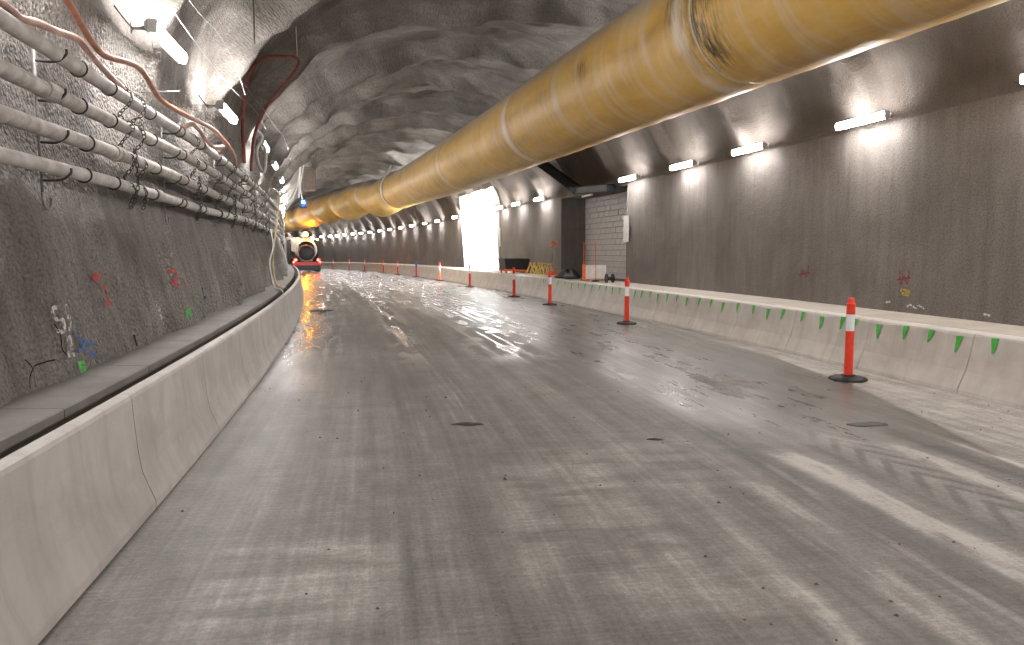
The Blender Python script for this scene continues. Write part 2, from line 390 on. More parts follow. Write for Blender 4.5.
# ------------------------------------------------------------------ lining relief shared by left wall and arch
def relief(s, tt, ampM, ampm, rough, shift=0.0):
    s = np.asarray(s, float)
    sj = s + .5 * (fbm(s * .12, tt * .45, 5) - .5) + .22 * (fbm(s * .9, tt * .9, 6) - .5) - shift
    p = (sj - 9.0) % 3.65
    saw = np.where(p < 3.40, np.exp(-(p / 1.25) ** 1.5), np.exp(-(3.40 / 1.25) ** 1.5) + (1 - np.exp(-(3.40 / 1.25) ** 1.5)) * sstep(3.40, 3.65, p))
    d = ampM * saw
    q = (sj - 9.0 - 1.9) % 3.65 - 1.825
    d = d + ampm * np.exp(-((q + .1) / .40) ** 2) * (.2 + 1.3 * fbm(s * .3, tt * .5, 7))
    return d + rough * (fbm(s * 1.1, tt * .5, 8, 5) - .5) + rough * .40 * (fbm(s * 3.4, tt * 2.2, 9, 4) - .5)
WLV = [.60, .78, 1.3, 2.0, 2.6, 3.2, 3.8]; WLU = [-2.24, -2.24, -2.34, -2.50, -2.58, -2.60, -2.50]
def wl_u(s, v):
    """inner face of the left wall at (s, v)"""
    base = np.interp(v, WLV, WLU)
    aM = np.interp(v, [.6, 1.6, 2.2, 3.1, 3.8], [.05, .06, .03, .06, .15]); am = np.interp(v, [.6, 1.6, 2.2, 3.1, 3.8], [.07, .07, .02, .03, .05])
    fold = (.17 * (fbm(np.asarray(s) * 1.5, np.asarray(v) * .30 + 3, 45, 3) - .5) + .05 * (fbm(np.asarray(s) * 5, np.asarray(v) * 2.2, 46, 3) - .5)) * (1 - sstep(1.7, 2.2, v))
    return base + fold + relief(s, v, aM, am, np.interp(v, [.6, 1.9, 2.2, 3.1, 3.8], [.26, .24, .10, .10, .16]))
ss = np.concatenate([np.arange(-20, 2.5, .4), np.arange(2.5, 14, .045), np.arange(14, 36, .12), np.arange(36, 149, .6)])
vv = np.linspace(.60, 3.8, 76)
SS, VV = np.meshgrid(ss, vv, indexing='ij')
V = pos(SS, wl_u(SS, VV), VV).reshape(-1, 3)
wall_left = mk('wall_left', V, grid_faces(len(ss), len(vv)), 'shotcrete_left', smooth=True, uv=np.stack([SS.ravel(), VV.ravel()], 1))
tag(wall_left, 'rough bumpy shotcrete wall behind the grey pipes', kind='structure')

OPEN = (36.2, 43.6, 4.85)     # cross passage s0, s1, top
NICHE = (21.2, 27.2, 3.60)
TH_O = math.asin((OPEN[2] - 3.62) / 3.25)
ss = np.unique(np.concatenate([np.arange(-20, 3, .4), np.arange(3, 30, .09), np.arange(30, 60, .2), np.arange(60, 149, .8), [OPEN[0], OPEN[1]]]))
th = np.unique(np.concatenate([np.linspace(PI, 0, 120), [TH_O]]))[::-1]
SS, TH = np.meshgrid(ss, th, indexing='ij')
tt = 3.8 + (PI - TH) * 4.6
x_ = (PI - TH) / PI
aM = np.interp(x_, [0, .06, .2, .5, .8, .93, 1], [.14, .30, .35, .24, .26, .24, .06])
am = np.interp(x_, [0, .06, .2, .5, .8, .93, 1], [.05, .14, .22, .26, .16, .07, .02])
rg = np.interp(x_, [0, .1, .5, .9, 1], [.16, .34, .66, .20, .04])
D = relief(SS, tt, aM, am, rg, -1.6 * x_)
cu = 2.85 + 5.35 * np.cos(TH); cv = 3.8 - .18 * x_ + 3.25 * np.sin(TH)
nx = -np.cos(TH) / 5.35; nz = -np.sin(TH) / 3.25; nl = np.hypot(nx, nz); nx /= nl; nz /= nl
V = pos(SS, cu + nx * D, cv + nz * D).reshape(-1, 3)
keep = ~((ss[:-1, None] >= OPEN[0] - 1e-6) & (ss[1:, None] <= OPEN[1] + 1e-6) & (th[None, :-1] <= TH_O + 1e-6))
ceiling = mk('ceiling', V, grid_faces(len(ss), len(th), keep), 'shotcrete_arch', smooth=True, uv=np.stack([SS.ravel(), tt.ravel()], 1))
tag(ceiling, 'arched shotcrete tunnel roof with rippled ribs', kind='structure')

# right wall with niche and cross passage cut out
def wr_u(s, v):
    return 8.13 + .05 * (fbm(np.asarray(s) * .4, v * .5, 41) - .5) + .018 * (fbm(np.asarray(s) * 2.5, v * 2.2, 42) - .5)
ss = np.unique(np.concatenate([np.arange(-20, 4, .4), np.arange(4, 28, .1), np.arange(28, 60, .2), np.arange(60, 149, .8), [OPEN[0], OPEN[1], NICHE[0], NICHE[1]]]))
vv = np.unique(np.concatenate([np.linspace(.45, 3.66, 40), [NICHE[2]]]))
SS, VV = np.meshgrid(ss, vv, indexing='ij')
edge = .03 * (fbm(SS * 1.3, SS * 0, 43) - .5) * (VV > 3.62)
V = pos(SS, wr_u(SS, VV), VV + edge).reshape(-1, 3)
sm = (ss[:-1] + ss[1:]) / 2; vm = (vv[:-1] + vv[1:]) / 2
cut = ((sm[:, None] > OPEN[0]) & (sm[:, None] < OPEN[1])) | ((sm[:, None] > NICHE[0]) & (sm[:, None] < NICHE[1]) & (vm[None, :] < NICHE[2]))
wall_right = mk('wall_right', V, grid_faces(len(ss), len(vv), ~cut), 'shotcrete_right', smooth=True, uv=np.stack([SS.ravel(), VV.ravel()], 1))
tag(wall_right, 'dark stained sprayed concrete wall under the lamp row', kind='structure')
# top lip of that wall, back to the arch
ss2 = ss; L0 = pos(ss2, wr_u(ss2, 3.66), 3.66 + .03 * (fbm(ss2 * 1.3, ss2 * 0, 43) - .5)); L1 = pos(ss2, 8.32 + 0 * ss2, 3.68)
V = np.stack([L0, L1], 1).reshape(-1, 3)
kp = ~((sm > OPEN[0]) & (sm < OPEN[1]))[:, None]
o = mk('trim_1', V, grid_faces(len(ss2), 2, kp), 'shotcrete_right', uv=np.stack([np.repeat(ss2, 2), np.tile([3.66, 3.85], len(ss2))], 1))
tag(o, 'upper lip of the right wall lining', kind='structure')

def quad_shell(name, quads, mat, label, sub=6):
    """planar patches given by four (s,u,v) corners, subdivided"""
    Vs = []; Fs = []; UVs = []; k = 0
    for q in quads:
        q = np.array(q, float); a = np.linspace(0, 1, sub + 1); A, B = np.meshgrid(a, a, indexing='ij')
        W = ((1 - A)[..., None] * ((1 - B)[..., None] * q[0] + B[..., None] * q[3]) + A[..., None] * ((1 - B)[..., None] * q[1] + B[..., None] * q[2])).reshape(-1, 3)
        Vs.append(pos(W[:, 0], W[:, 1], W[:, 2])); UVs.append(np.stack([W[:, 0] + W[:, 1], W[:, 2] + W[:, 1] * .3], 1))
        Fs += [[x + k for x in f_] for f_ in grid_faces(sub + 1, sub + 1)]; k += len(W)
    o = mk(name, np.concatenate(Vs), Fs, mat, uv=np.concatenate(UVs)); return tag(o, label, kind='structure')
s0, s1, tp = OPEN
ui, uo, fb = 7.8, 15.0, .45
quad_shell('wall_passage', [[(s0, 8.1, fb), (s0, uo, fb), (s0, uo, tp), (s0, ui, tp)], [(s1, 8.1, fb), (s1, uo, fb), (s1, uo, tp), (s1, ui, tp)],
    [(s0, uo, fb), (s1, uo, fb), (s1, uo, tp), (s0, uo, tp)], [(s0, ui, tp), (s0, uo, tp), (s1, uo, tp), (s1, ui, tp)], [(s0, 8.0, fb + .12), (s0, uo, fb + .12), (s1, uo, fb + .12), (s1, 8.0, fb + .12)]],
    'white_concrete', 'white lined cross passage opening, brightly lit')
s0, s1, tp = NICHE; nb = 9.2
niche = quad_shell('wall_niche', [[(s0, 8.12, .45), (s0, nb, .45), (s0, nb, tp), (s0, 8.12, tp)], [(s1, 8.12, .45), (s1, nb, .45), (s1, nb, tp), (s1, 8.12, tp)],
    [(s0, nb, .45), (s1, nb, .45), (s1, nb, tp), (s0, nb, tp)], [(s0, 8.12, tp), (s0, nb, tp), (s1, nb, tp), (s1, 8.12, tp)], [(s0, 8.1, .63), (s0, nb, .63), (s1, nb, .63), (s1, 8.1, .63)]],
    'shotcrete_right', 'recessed niche in the dark wall closed by pale blockwork')
# blockwork in the niche: one object per block, shared meshes
bm_full = None; nblk = 0
bl, bh = .44, .2
for r in range(15):
    v0 = .64 + r * bh
    off = (r % 2) * bl / 2
    a = NICHE[0] + .02 - off
    while a < NICHE[1] - .05:
        b = min(a + bl, NICHE[1] - .02); a2 = max(a, NICHE[0] + .02)
        if b - a2 > .08:
            ln = b - a2 - .014
            key = round(ln, 2)
            nm = 'block_mesh_%d' % int(key * 100)
            if nm not in bpy.data.meshes:
                bx = MB().box((0, 0, 0), (.10, ln, bh - .014), bev=.006)
                me = bpy.data.meshes.new(nm); VV_ = np.concatenate(bx.v); me.from_pydata(VV_.tolist(), [], bx.f); me.materials.append(M['block_concrete'])
                uvl = me.uv_layers.new(name='UVMap'); li = np.empty(len(me.loops), np.int32); me.loops.foreach_get('vertex_index', li)
                uvl.data.foreach_set('uv', VV_[li][:, 1:].astype(np.float32).ravel())
            bo = bpy.data.objects.new('block', bpy.data.meshes[nm]); C.objects.link(bo)
            at(bo, (a2 + b) / 2, nb - .06 + random.uniform(-.006, .006), v0 + bh / 2); bo.parent = niche
        a += bl

# ------------------------------------------------------------------ barriers and walkways (swept segments)
def sweep(prof, s0, s1, n, closed=True):
    prof = np.array(prof, float); st = np.linspace(s0, s1, n + 1); k = len(prof)
    V = []; UV = []
    arc = np.concatenate([[0], np.cumsum(np.hypot(*np.diff(prof, axis=0).T))])
    for s_ in st:
        V.append(pos(np.full(k, s_), prof[:, 0], prof[:, 1])); UV.append(np.stack([np.full(k, s_), arc], 1))
    F = []
    for i in range(n):
        for j in range(k if closed else k - 1):
            j2 = (j + 1) % k; F.append((i * k + j, i * k + j2, (i + 1) * k + j2, (i + 1) * k + j))
    if closed: F.append(tuple(range(k))[::-1]); F.append(tuple(range(n * k, (n + 1) * k)))
    return np.concatenate(V), F, np.concatenate(UV)
def swept(name, prof, s0, s1, n, mat, parent=None, closed=True, smooth=False):
    V, F, UV = sweep(prof, s0, s1, n, closed); return mk(name, V, F, mat, parent, smooth, parent is not None, UV)
LP = [(-1.500, -.05), (-1.500, .05), (-1.530, .13), (-1.570, .24), (-1.588, .36), (-1.604, .56), (-1.612, .715), (-1.620, .738), (-1.635, .748), (-1.685, .75), (-1.685, -.05)]
lb = thing('concrete_barrier', 'pale concrete kerb barrier with sloping face below the pipe wall', 'barrier', pos(0, -1.6, 0))
s_ = 4.95 - 2.0 * 11
while s_ < 96:
    swept('barrier_segment', LP, s_ + .006, s_ + 1.994, 4, 'barrier_concrete', lb); s_ += 2.0
RP = [(6.850, -.16), (6.850, -.06), (6.885, .03), (6.945, .16), (6.985, .30), (7.015, .44), (7.045, .585), (7.058, .612), (7.08, .622), (7.30, .625), (7.30, -.16)]
rb = thing('concrete_barrier', 'beige concrete kerb barrier hung with green flags beside the bollards', 'barrier', pos(0, 7.0, 0))
s_ = 7.65 - 1.8 * 14
while s_ < 148:
    st_ = 1.8 if s_ < 60 else 5.4
    swept('barrier_segment', RP, s_ + .006, s_ + st_ - .006, 3, 'barrier_concrete_right', rb); s_ += st_
wk = thing('walkway', 'grey concrete slab walkway between dark cable slot and pipe wall', 'walkway', pos(0, -2, .7))
s_ = 4.5 - 1.6 * 14
while s_ < 96:
    swept('slab', [(-1.83, .30), (-1.83, .752), (-1.838, .76), (-2.38, .775), (-2.38, .30)], s_ + .005, s_ + 1.595, 3, 'walkway_concrete', wk); s_ += 1.6
o = swept('cable_channel', [(-1.690, .46), (-1.825, .46), (-1.825, .44), (-1.690, .44)], -18, 96, 120, 'dark_gap'); tag(o, 'dark narrow cable slot behind the left barrier top', 'cable slot')
o = swept('walkway', [(7.302, .30), (7.302, .628), (8.22, .65), (8.22, .30)], -18, 148, 160, 'walkway_concrete_right'); tag(o, 'pale dusty walkway ledge along the dark lamp wall', 'walkway')

# ------------------------------------------------------------------ ventilation duct
RD = 1.0
cp = [tuple(pos(-22, 5.5, 4.95)), tuple(pos(-8, 5.7, 4.95)), tuple(pos(2, 5.85, 4.95)), (5.04, 5, 4.93), (-2.56, 30, 4.80), (-6.1, 42, 4.98)] + [tuple(pos(*q)) for q in ((44.6, 4.3, 5.30), (48.2, 3.85, 4.95), (51.2, 3.35, 5.48), (54.3, 2.45, 4.98), (57.4, 2.2, 5.42), (60.2, 1.5, 5.0), (63.0, 1.4, 5.25), (68, 1.0, 5.0), (73, .8, 5.0), (82, 1.0, 5.0), (100, 1.6, 5.0))]
cp = np.array(cp)
seg = np.linalg.norm(np.diff(cp, axis=0), axis=1); cum = np.concatenate([[0], np.cumsum(seg)])
L_ = np.arange(0, cum[-1], .1)
AX = np.stack([np.interp(L_, cum, cp[:, i]) for i in range(3)], 1)
K = np.exp(-(np.arange(-12, 13) / 5.) ** 2); K /= K.sum()
AX = np.stack([np.convolve(np.pad(AX[:, i], 12, mode='edge'), K, 'valid') for i in range(3)], 1)
T = np.gradient(AX, axis=0); T /= np.linalg.norm(T, axis=1)[:, None]
RT = np.cross(T, [0, 0, 1.]); RT /= np.linalg.norm(RT, axis=1)[:, None]; UP = np.cross(RT, T)
lY = np.interp([16.0, 24.4, 8.2], AX[:, 1], L_)
bends = cum[6:12]
joints = sorted(list(np.arange(lY[0] - 40, cum[5] - 4, 8.6)) + [cum[b] for b in (6, 8, 10, 12, 14, 15)])
NA = 64
phi = np.linspace(0, 2 * PI, NA + 1)
LL, PH = np.meshgrid(L_, phi, indexing='ij')
rad = np.full_like(LL, RD)
for j in joints:
    dp = .05 if j < cum[5] - 1 else .20
    rad -= (dp if j < cum[5] - 1 else .36) * np.exp(-((LL - j) / (.10 if j < cum[5] - 1 else .75)) ** 2)
rad += .12 * sstep(cum[5] - 1, cum[5] + 2, LL)
rad += .012 * (fbm(LL * 1.5, np.cos(PH) * 2 + 5, 201) - .5) + .02 * (fbm(LL * .25, np.sin(PH) * 1.2 + 9, 202) - .5)
rad += .006 * np.cos(LL * 2 * PI / 1.45) ** 8
bandA = np.zeros_like(LL)
for j in joints: bandA = np.maximum(bandA, .85 * np.exp(-(((LL - j - .28) / .17) ** 4)))
bandA *= sstep(.25, .6, fbm(LL * 3, np.cos(PH) * 3 + 4, 203))
lq = np.interp([10.4, 14.2], AX[:, 1], L_)
scuff = np.exp(-(((LL - lq[0]) / .40) ** 2)) * sstep(2.7, 3.0, PH) * (1 - sstep(3.9, 4.4, PH)) + .9 * np.exp(-(((LL - lq[1]) / .22) ** 2 + ((PH - 3.1) / .17) ** 2)) + .7 * np.exp(-(((LL - lq[0] - .75) / .12) ** 2)) * sstep(2.7, 2.9, PH) * (1 - sstep(3.2, 3.5, PH))
painted_reflection = sstep(.15, .75, np.sin(PH) + .35 * (fbm(LL * .6, PH * 1.5, 206) - .5)) * .9  # mask for the painted grey reflection, strongest on the duct's upper flank
Vd = AX[:, None, :] + rad[..., None] * (np.cos(PH)[..., None] * RT[:, None, :] + np.sin(PH)[..., None] * UP[:, None, :])
duct = thing('ventilation_duct', 'long yellow fabric ventilation duct slung under the tunnel roof', 'duct', AX[0])
brk = [0] + [int(round(j / .1)) for j in joints if 1 < j < L_[-1] - 1] + [len(L_) - 1]
for a, b in zip(brk[:-1], brk[1:]):
    if b - a < 3: continue
    n = b - a + 1
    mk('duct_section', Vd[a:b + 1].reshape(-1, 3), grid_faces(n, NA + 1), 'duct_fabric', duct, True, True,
       np.stack([LL[a:b + 1].ravel(), PH[a:b + 1].ravel() / (2 * PI)], 1), {'band': bandA[a:b + 1], 'painted_reflection': painted_reflection[a:b + 1], 'scuff': np.clip(scuff[a:b + 1], 0, 1)})
for j in joints:
    i = int(round(j / .1))
    if i < 3 or i > len(L_) - 3 or j < 18: continue
    rr = rad[i].mean() + .006
    P = AX[i] + rr * (np.cos(phi[:-1])[:, None] * RT[i] + np.sin(phi[:-1])[:, None] * UP[i])
    MB().tube(np.vstack([P, P[:1]]), .016, 6, False).build('joint_ring', 'strap_fabric', duct, True, True)
# seam along the lower right flank and suspension wire along the top
for ang, r_, mt, nm in ((PI * 1.80, .014, 'strap_fabric', 'seam'), (PI * .5, .012, 'rusty_steel', 'suspension_wire')):
    P = AX + (rad.mean(1) + (.004 if nm == 'seam' else .03))[:, None] * (math.cos(ang) * RT + math.sin(ang) * UP)
    MB().tube(P[::3], r_, 6).build(nm, mt, duct, True, True)
# hangers from the roof: strap and wires
i = int(np.argmin(abs(AX[:, 1] - 43.2)))
an = np.linspace(.55 * PI, 1.28 * PI, 14)
P = AX[i] + (RD + .13) * (np.cos(an)[:, None] * RT[i] + np.sin(an)[:, None] * UP[i])
P = np.vstack([AX[i] + np.array([0, 0, 2.02]) - .45 * RT[i], AX[i] + np.array([0, 0, 1.4]) - .5 * RT[i], P[3:]])
mb = MB(); Q = []
for p_ in P: Q += [p_ - T[i] * .48, p_ + T[i] * .48]
Q2 = [q - .012 * (q - AX[i]) / np.linalg.norm(q - AX[i]) * 2 for q in Q]
n = len(P); F = [(2 * k, 2 * k + 1, 2 * k + 3, 2 * k + 2) for k in range(n - 1)] + [(2 * n + 2 * k, 2 * n + 2 * k + 2, 2 * n + 2 * k + 3, 2 * n + 2 * k + 1) for k in range(n - 1)]
for k in range(n - 1): F += [(2 * k, 2 * k + 2, 2 * n + 2 * k + 2, 2 * n + 2 * k), (2 * k + 1, 2 * n + 2 * k + 1, 2 * n + 2 * k + 3, 2 * k + 3)]
mb.add(np.array(Q + Q2), F).build('hanger_strap', 'sign_white', duct, False, True)

# ------------------------------------------------------------------ service pipes on the left wall
PV = [3.04, 2.768, 2.48, 2.2136]; PU = [-2.27, -2.29, -2.29, -2.28]; PR = [.056, .055, .055, .050]
NAMES = ['topmost', 'second from top', 'third from top', 'lowest']
s_all = np.concatenate([np.arange(-18, 30, .5), np.arange(30, 60, 1.)])
pipes = []
for k in range(4):
    lab = {0: 'topmost grey service pipe with hoses lying along it', 1: 'second grey service pipe down on the left wall', 2: 'third dusty grey service pipe down on the left wall', 3: 'lowest grey service pipe above the spray marked wall'}[k]
    t_ = thing('service_pipe', lab, 'pipe', pos(-18, PU[k], PV[k])); pipes.append(t_)
    wv = .015 * np.sin(s_all * .7 + k) ; wu = .012 * np.sin(s_all * .5 + 2 * k)
    mat = 'pipe_grey' if k in (0, 3) else 'pipe_dusty'
    # pipe lengths of about six metres with sockets
    cuts = [-18 + .9 * k] + [x for x in np.arange(-13.5 + (k * 1.3), 60, 6.0)] + [59]
    for a, b in zip(cuts[:-1], cuts[1:]):
        st = np.linspace(a, b, max(3, int((b - a) / .5)))
        P = pos(st, PU[k] + np.interp(st, s_all, wu), PV[k] + np.interp(st, s_all, wv))
        MB().tube(P, PR[k], 16).build('pipe_length', mat, t_, True, True)
        st = np.array([b - .10, b - .095, b + .095, b + .10])
        P = pos(st, PU[k] + np.interp(st, s_all, wu), PV[k] + np.interp(st, s_all, wv))
        MB().tube(P, np.array([PR[k], PR[k] + .012, PR[k] + .012, PR[k]]), 16).build('coupling', mat, t_, False, True)
    # clamps
    for sc_ in (4.2, 6.35, 7.05, 8.3, 9.6, 10.8, 12.1, 13.6, 15.2, 17.2, 19.5):
        c_ = pos(sc_ + .05 * ((k * 7) % 3 - 1), PU[k] + np.interp(sc_, s_all, wu), PV[k] + np.interp(sc_, s_all, wv)); h_ = float(hd(sc_))
        R_ = np.array(Matrix.Rotation(-h_, 3, 'Z') @ Matrix.Rotation(PI / 2, 3, 'X'))
        MB().torus(c_, PR[k] + .007, .007, R_, 18, 6, arc=1.45 * PI, a0=-1.1 * PI).build('clamp', 'rusty_steel', t_, True, True)
# rod hangers with a J hook below and cradles under each pipe
for n_, sh in enumerate((5.85, 9.2, 12.5, 15.9, 19.0)):
    b = pos(sh, -2.40, 2.02); h_ = float(hd(sh)); r_ = thing('pipe_hanger', 'threaded steel rod hanger with open hook under the lowest pipe', 'hanger', b, 0, 'rod hangers behind the service pipes')
    top = float(b[2])
    dv = np.array([math.sin(h_), math.cos(h_), 0]); ru = np.array([math.cos(h_), -math.sin(h_), 0])
    MB().tube([b + [0, 0, 1.12], b + [0, 0, .6], b + [0, 0, .04]], .011, 8).build('rod', 'galvanised', r_, True, True)
    A = np.linspace(PI, 2.05 * PI, 10); hk = [b + [0, 0, .04]] + [b + dv * (.075 + .075 * math.cos(a)) + np.array([0, 0, .075 * math.sin(a)]) for a in A]
    MB().tube(smooth_path(hk, 3), .011, 8).build('hook', 'galvanised', r_, True, True)
    for k in range(4):
        p_ = pos(sh + .02, PU[k], PV[k])
        arm = [b + ru * .0 + np.array([0, 0, PV[k] - 2.02 - .07]), p_ + np.array([0, 0, -PR[k] - .012]), p_ + ru * (PR[k] + .012) + np.array([0, 0, -.02]), p_ + ru * (PR[k] + .02) + np.array([0, 0, .02])]
        MB().tube(smooth_path(arm, 4), .009, 6).build('cradle', 'rusty_steel', r_, True, True)
# chains wound over the pipes
for n_, sh in enumerate((7.35, 7.75, 10.2, 11.8, 13.2, 14.6, 16.4, 18.2, 20.2)):
    loc = pos(sh, -2.2, 2.0)
    o = thing('hanging_chain', 'rusty link chain looped down over the four service pipes', 'chain', loc, 0, 'chains on the service pipes')
    pts = []
    for k in range(4):
        pts += [pos(sh + random.uniform(-.03, .03), PU[k] - .02, PV[k] + PR[k] + .03), pos(sh + random.uniform(-.06, .06), PU[k] + PR[k] + .025, PV[k]), pos(sh + random.uniform(-.04, .04), PU[k] + .05, PV[k] - PR[k] - .04)]
    pts += [pos(sh + .02, PU[3] + .03, 2.08), pos(sh + .06, PU[3] + .0, 2.03)]
    if n_ % 2 == 0: pts += [pos(sh + .12, PU[3] + .02, 2.07), pos(sh + .14, PU[3] + .06, 2.24), pos(sh + .12, PU[2] + .075, 2.44), pos(sh + .10, PU[2] + .06, 2.60)]
    P = smooth_path(np.array(pts), 10); dl = np.concatenate([[0], np.cumsum(np.linalg.norm(np.diff(P, axis=0), axis=1))])
    step = .042; mb = MB(); q = np.arange(0, dl[-1], step)
    CP = np.stack([np.interp(q, dl, P[:, i]) for i in range(3)], 1)
    for i in range(len(CP) - 1):
        d = CP[i + 1] - CP[i]; d /= np.linalg.norm(d)
        rq = Vector(d).to_track_quat('Y', 'Z').to_matrix() @ Matrix.Rotation((i % 2) * PI / 2 + .4, 3, 'Y')
        mb.torus((CP[i] + CP[i + 1]) / 2, .0155, .0052, np.array(rq), 8, 4, 1.75)
    mb.build('links', 'chain_steel', o, True, True)

# ------------------------------------------------------------------ hoses and wires, left side
def hose(name, pts, r, mat, label, cat='hose', group=None, n=8, sides=10):
    o = MB().tube(smooth_path(suv(pts), n), r, sides).build(name, mat, None, True); return tag(o, label, cat, group)
hose('air_hose', [(4.3, -2.3, 4.05), (4.9, -2.25, 3.80), (5.35, -2.18, 3.55), (5.72, -2.12, 3.35), (6.07, -2.12, 3.22), (6.42, -2.12, 3.16), (7.27, -2.1, 3.26), (7.92, -2.1, 3.12), (9.0, -2.1, 3.15), (10.8, -2.12, 3.27), (12.2, -2.12, 3.22), (13.0, -2.16, 3.17), (13.7, -2.24, 3.13)], .026, 'orange_hose', 'orange brown air hose sagging along the wall above the pipes')
hose('water_hose', [(4.0, -2.26, 3.16), (5.05, -2.25, 3.125), (5.25, -2.23, 3.09), (5.45, -2.21, 3.12), (5.75, -2.21, 3.15), (6.12, -2.21, 3.20), (6.25, -2.2, 3.17), (6.6, -2.22, 3.13), (7.1, -2.25, 3.10), (7.7, -2.30, 3.10)], .026, 'pink_hose', 'pale pink hose lying on the topmost pipe')
hose('red_hose', [(13.42, -2.06, 3.13), (13.5, -2.07, 3.25), (13.8, -2.11, 3.72), (14.05, -2.1, 4.28), (14.3, -2.01, 4.81), (14.6, -1.77, 5.14), (14.85, -1.44, 5.25), (14.95, -1.23, 5.25), (14.95, -1.21, 5.12), (14.9, -1.36, 4.88), (14.92, -1.64, 4.55), (14.95, -1.89, 4.18), (15.05, -2.04, 3.82), (15.0, -2.1, 3.40), (15.0, -2.12, 3.14)], .030, 'red_hose', 'dark red hose looped up to a hook in the roof')
hose('hose_tie', [(15.05, -1.22, 5.20), (15.05, -1.22, 5.45), (15.05, -1.23, 5.95)], .008, 'cord_white', 'white cord tying the red hose loop to the roof', 'cord')
hose('bent_hose', [(9.7, -2.34, 3.06), (9.8, -2.3, 3.13), (10.1, -2.22, 3.21), (10.65, -2.2, 3.13), (10.8, -2.13, 3.04), (11.45, -2.10, 3.12), (11.9, -2.25, 3.11)], .028, 'pink_hose', 'short pale hose bending over the topmost pipe')
hose('drop_hose', [(20.6, -2.1, 3.25), (20.1, -1.95, 3.07), (19.65, -1.96, 2.53), (19.2, -2.03, 1.9), (18.75, -2.06, 1.37), (18.4, -2.0, 0.95), (18.0, -1.86, 0.80), (18.2, -1.76, .78), (18.4, -1.74, .70)], .022, 'tan_hose', 'tan hose hanging from the pipes down to the cable slot')
hose('drop_hose', [(19.3, -2.12, 2.15), (18.9, -2.05, 1.75), (18.55, -2.12, 1.35), (18.3, -2.05, .95), (17.7, -1.95, .80), (17.2, -1.80, .785), (17.0, -1.745, .70)], .018, 'cord_white', 'thin whitish hose drooping from the lowest pipe to the walkway')
hose('power_cable', [(15.9, -2.1, 4.05), (16.05, -2.0, 3.93), (16.05, -2.11, 3.67), (16.05, -2.08, 3.37), (16.0, -1.98, 3.23), (16.0, -1.94, 3.47), (16.05, -1.95, 3.71), (16.3, -2.1, 3.9)], .034, 'white_plastic', 'thick white cable hanging in a loop beside the red hose', 'cable')
hose('lighting_wire', [(3.5, -2.2, 4.12), (6.0, -1.98, 4.1), (7.8, -1.97, 4.0), (8.4, -1.96, 3.96), (9.85, -1.96, 3.93), (11.9, -1.97, 3.99), (14.0, -1.92, 4.1), (17, -2.0, 4.25)], .004, 'galvanised', 'thin pale wire strung in front of the left lamps', 'wire', n=6, sides=6)
hose('lighting_wire', [(6.0, -2.0, 4.5), (8.3, -1.86, 4.17), (9.4, -1.79, 4.17), (10.65, -1.82, 4.18), (11.5, -1.84, 4.1), (11.85, -1.82, 3.94)], .004, 'galvanised', 'thin loose wire hanging from the roof by the left lamps', 'wire', n=6, sides=6)
hose('lighting_wire', [(12.5, -2.0, 4.35), (14.5, -1.85, 4.25), (17, -1.8, 4.30), (20, -1.75, 4.45), (24, -1.7, 4.3)], .005, 'galvanised', 'thin wire strung past the red hose loop under the roof', 'wire', n=6, sides=6)
hose('branch_pipe', [(7.5, -2.55, 3.17), (7.45, -2.38, 3.19), (7.4, -2.28, 3.15), (7.4, -2.27, 3.04)], .026, 'pipe_dusty', 'short grey branch pipe between wall and topmost pipe', 'pipe')
hose('anchor_rod', [(8.9, -2.55, 3.36), (8.88, -2.12, 3.38)], .010, 'galvanised', 'short steel anchor rod sticking out of the wall above the pipes', 'rod')
hose('rope', [(8.6, -1.6, 5.6), (8.62, -1.6, 5.0), (8.6, -1.62, 4.6)], .010, 'rusty_steel', 'thin rusty rod hanging from the roof near the first arch rib', 'rod')
hose('rope', [(11.9, -1.75, 5.35), (12.0, -1.7, 5.4), (12.02, -1.68, 5.3), (12.0, -1.68, 4.72)], .012, 'rusty_steel', 'hooked rusty rod hanging in front of the bright arch rib', 'rod')

# ------------------------------------------------------------------ lamps
def lamp_proto():
    r = thing('wall_lamp', 'x', 'lamp')
    # local frame: y along the wall, -x into the tunnel, z up
    tilt = np.array(Matrix.Rotation(math.radians(-4), 3, 'Y'))
    def loc(p): return tilt @ np.array(p)
    MB().box(loc((-.070, 0, 0)), (.045, 1.20, .095), tilt, .006).build('housing', 'lamp_housing', r)
    # diffuser: nearly full round emissive tube cover
    ang = np.linspace(-math.radians(118), math.radians(118), 15); V = []
    ys = [-.585, -.57, .57, .585]
    for y, k in zip(ys, (.8, 1, 1, .8)):
        for a_ in ang: V.append(loc((-.120 - .055 * k * math.cos(a_), y, .060 * k * math.sin(a_))))
    n = len(ang); F = []
    for i in range(3):
        for j in range(n - 1): F.append((i * n + j, i * n + j + 1, (i + 1) * n + j + 1, (i + 1) * n + j))
    F += [tuple(range(n))[::-1], tuple(range(3 * n, 4 * n))]
    MB().add(np.array(V), F).build('diffuser', 'lamp_light', r, True)
    for y in (-.6, .6): MB().box(loc((-.115, y, 0)), (.10, .025, .128), tilt, .02).build('end_cap', 'lamp_housing', r)
    for y in (-.38, .38): MB().box((.02, y, .02), (.20, .04, .015)).box((.12, y, .02), (.012, .05, .10)).build('bracket', 'galvanised', r)
    P = smooth_path([loc((-.04, .55, 0)), (.02, .68, -.06), (.06, .80, -.02), (.10, .95, .05)], 5)
    MB().tube(P, .007, 6).build('cable', 'rubber_black', r, True)
    return r
lp = lamp_proto(); first = True
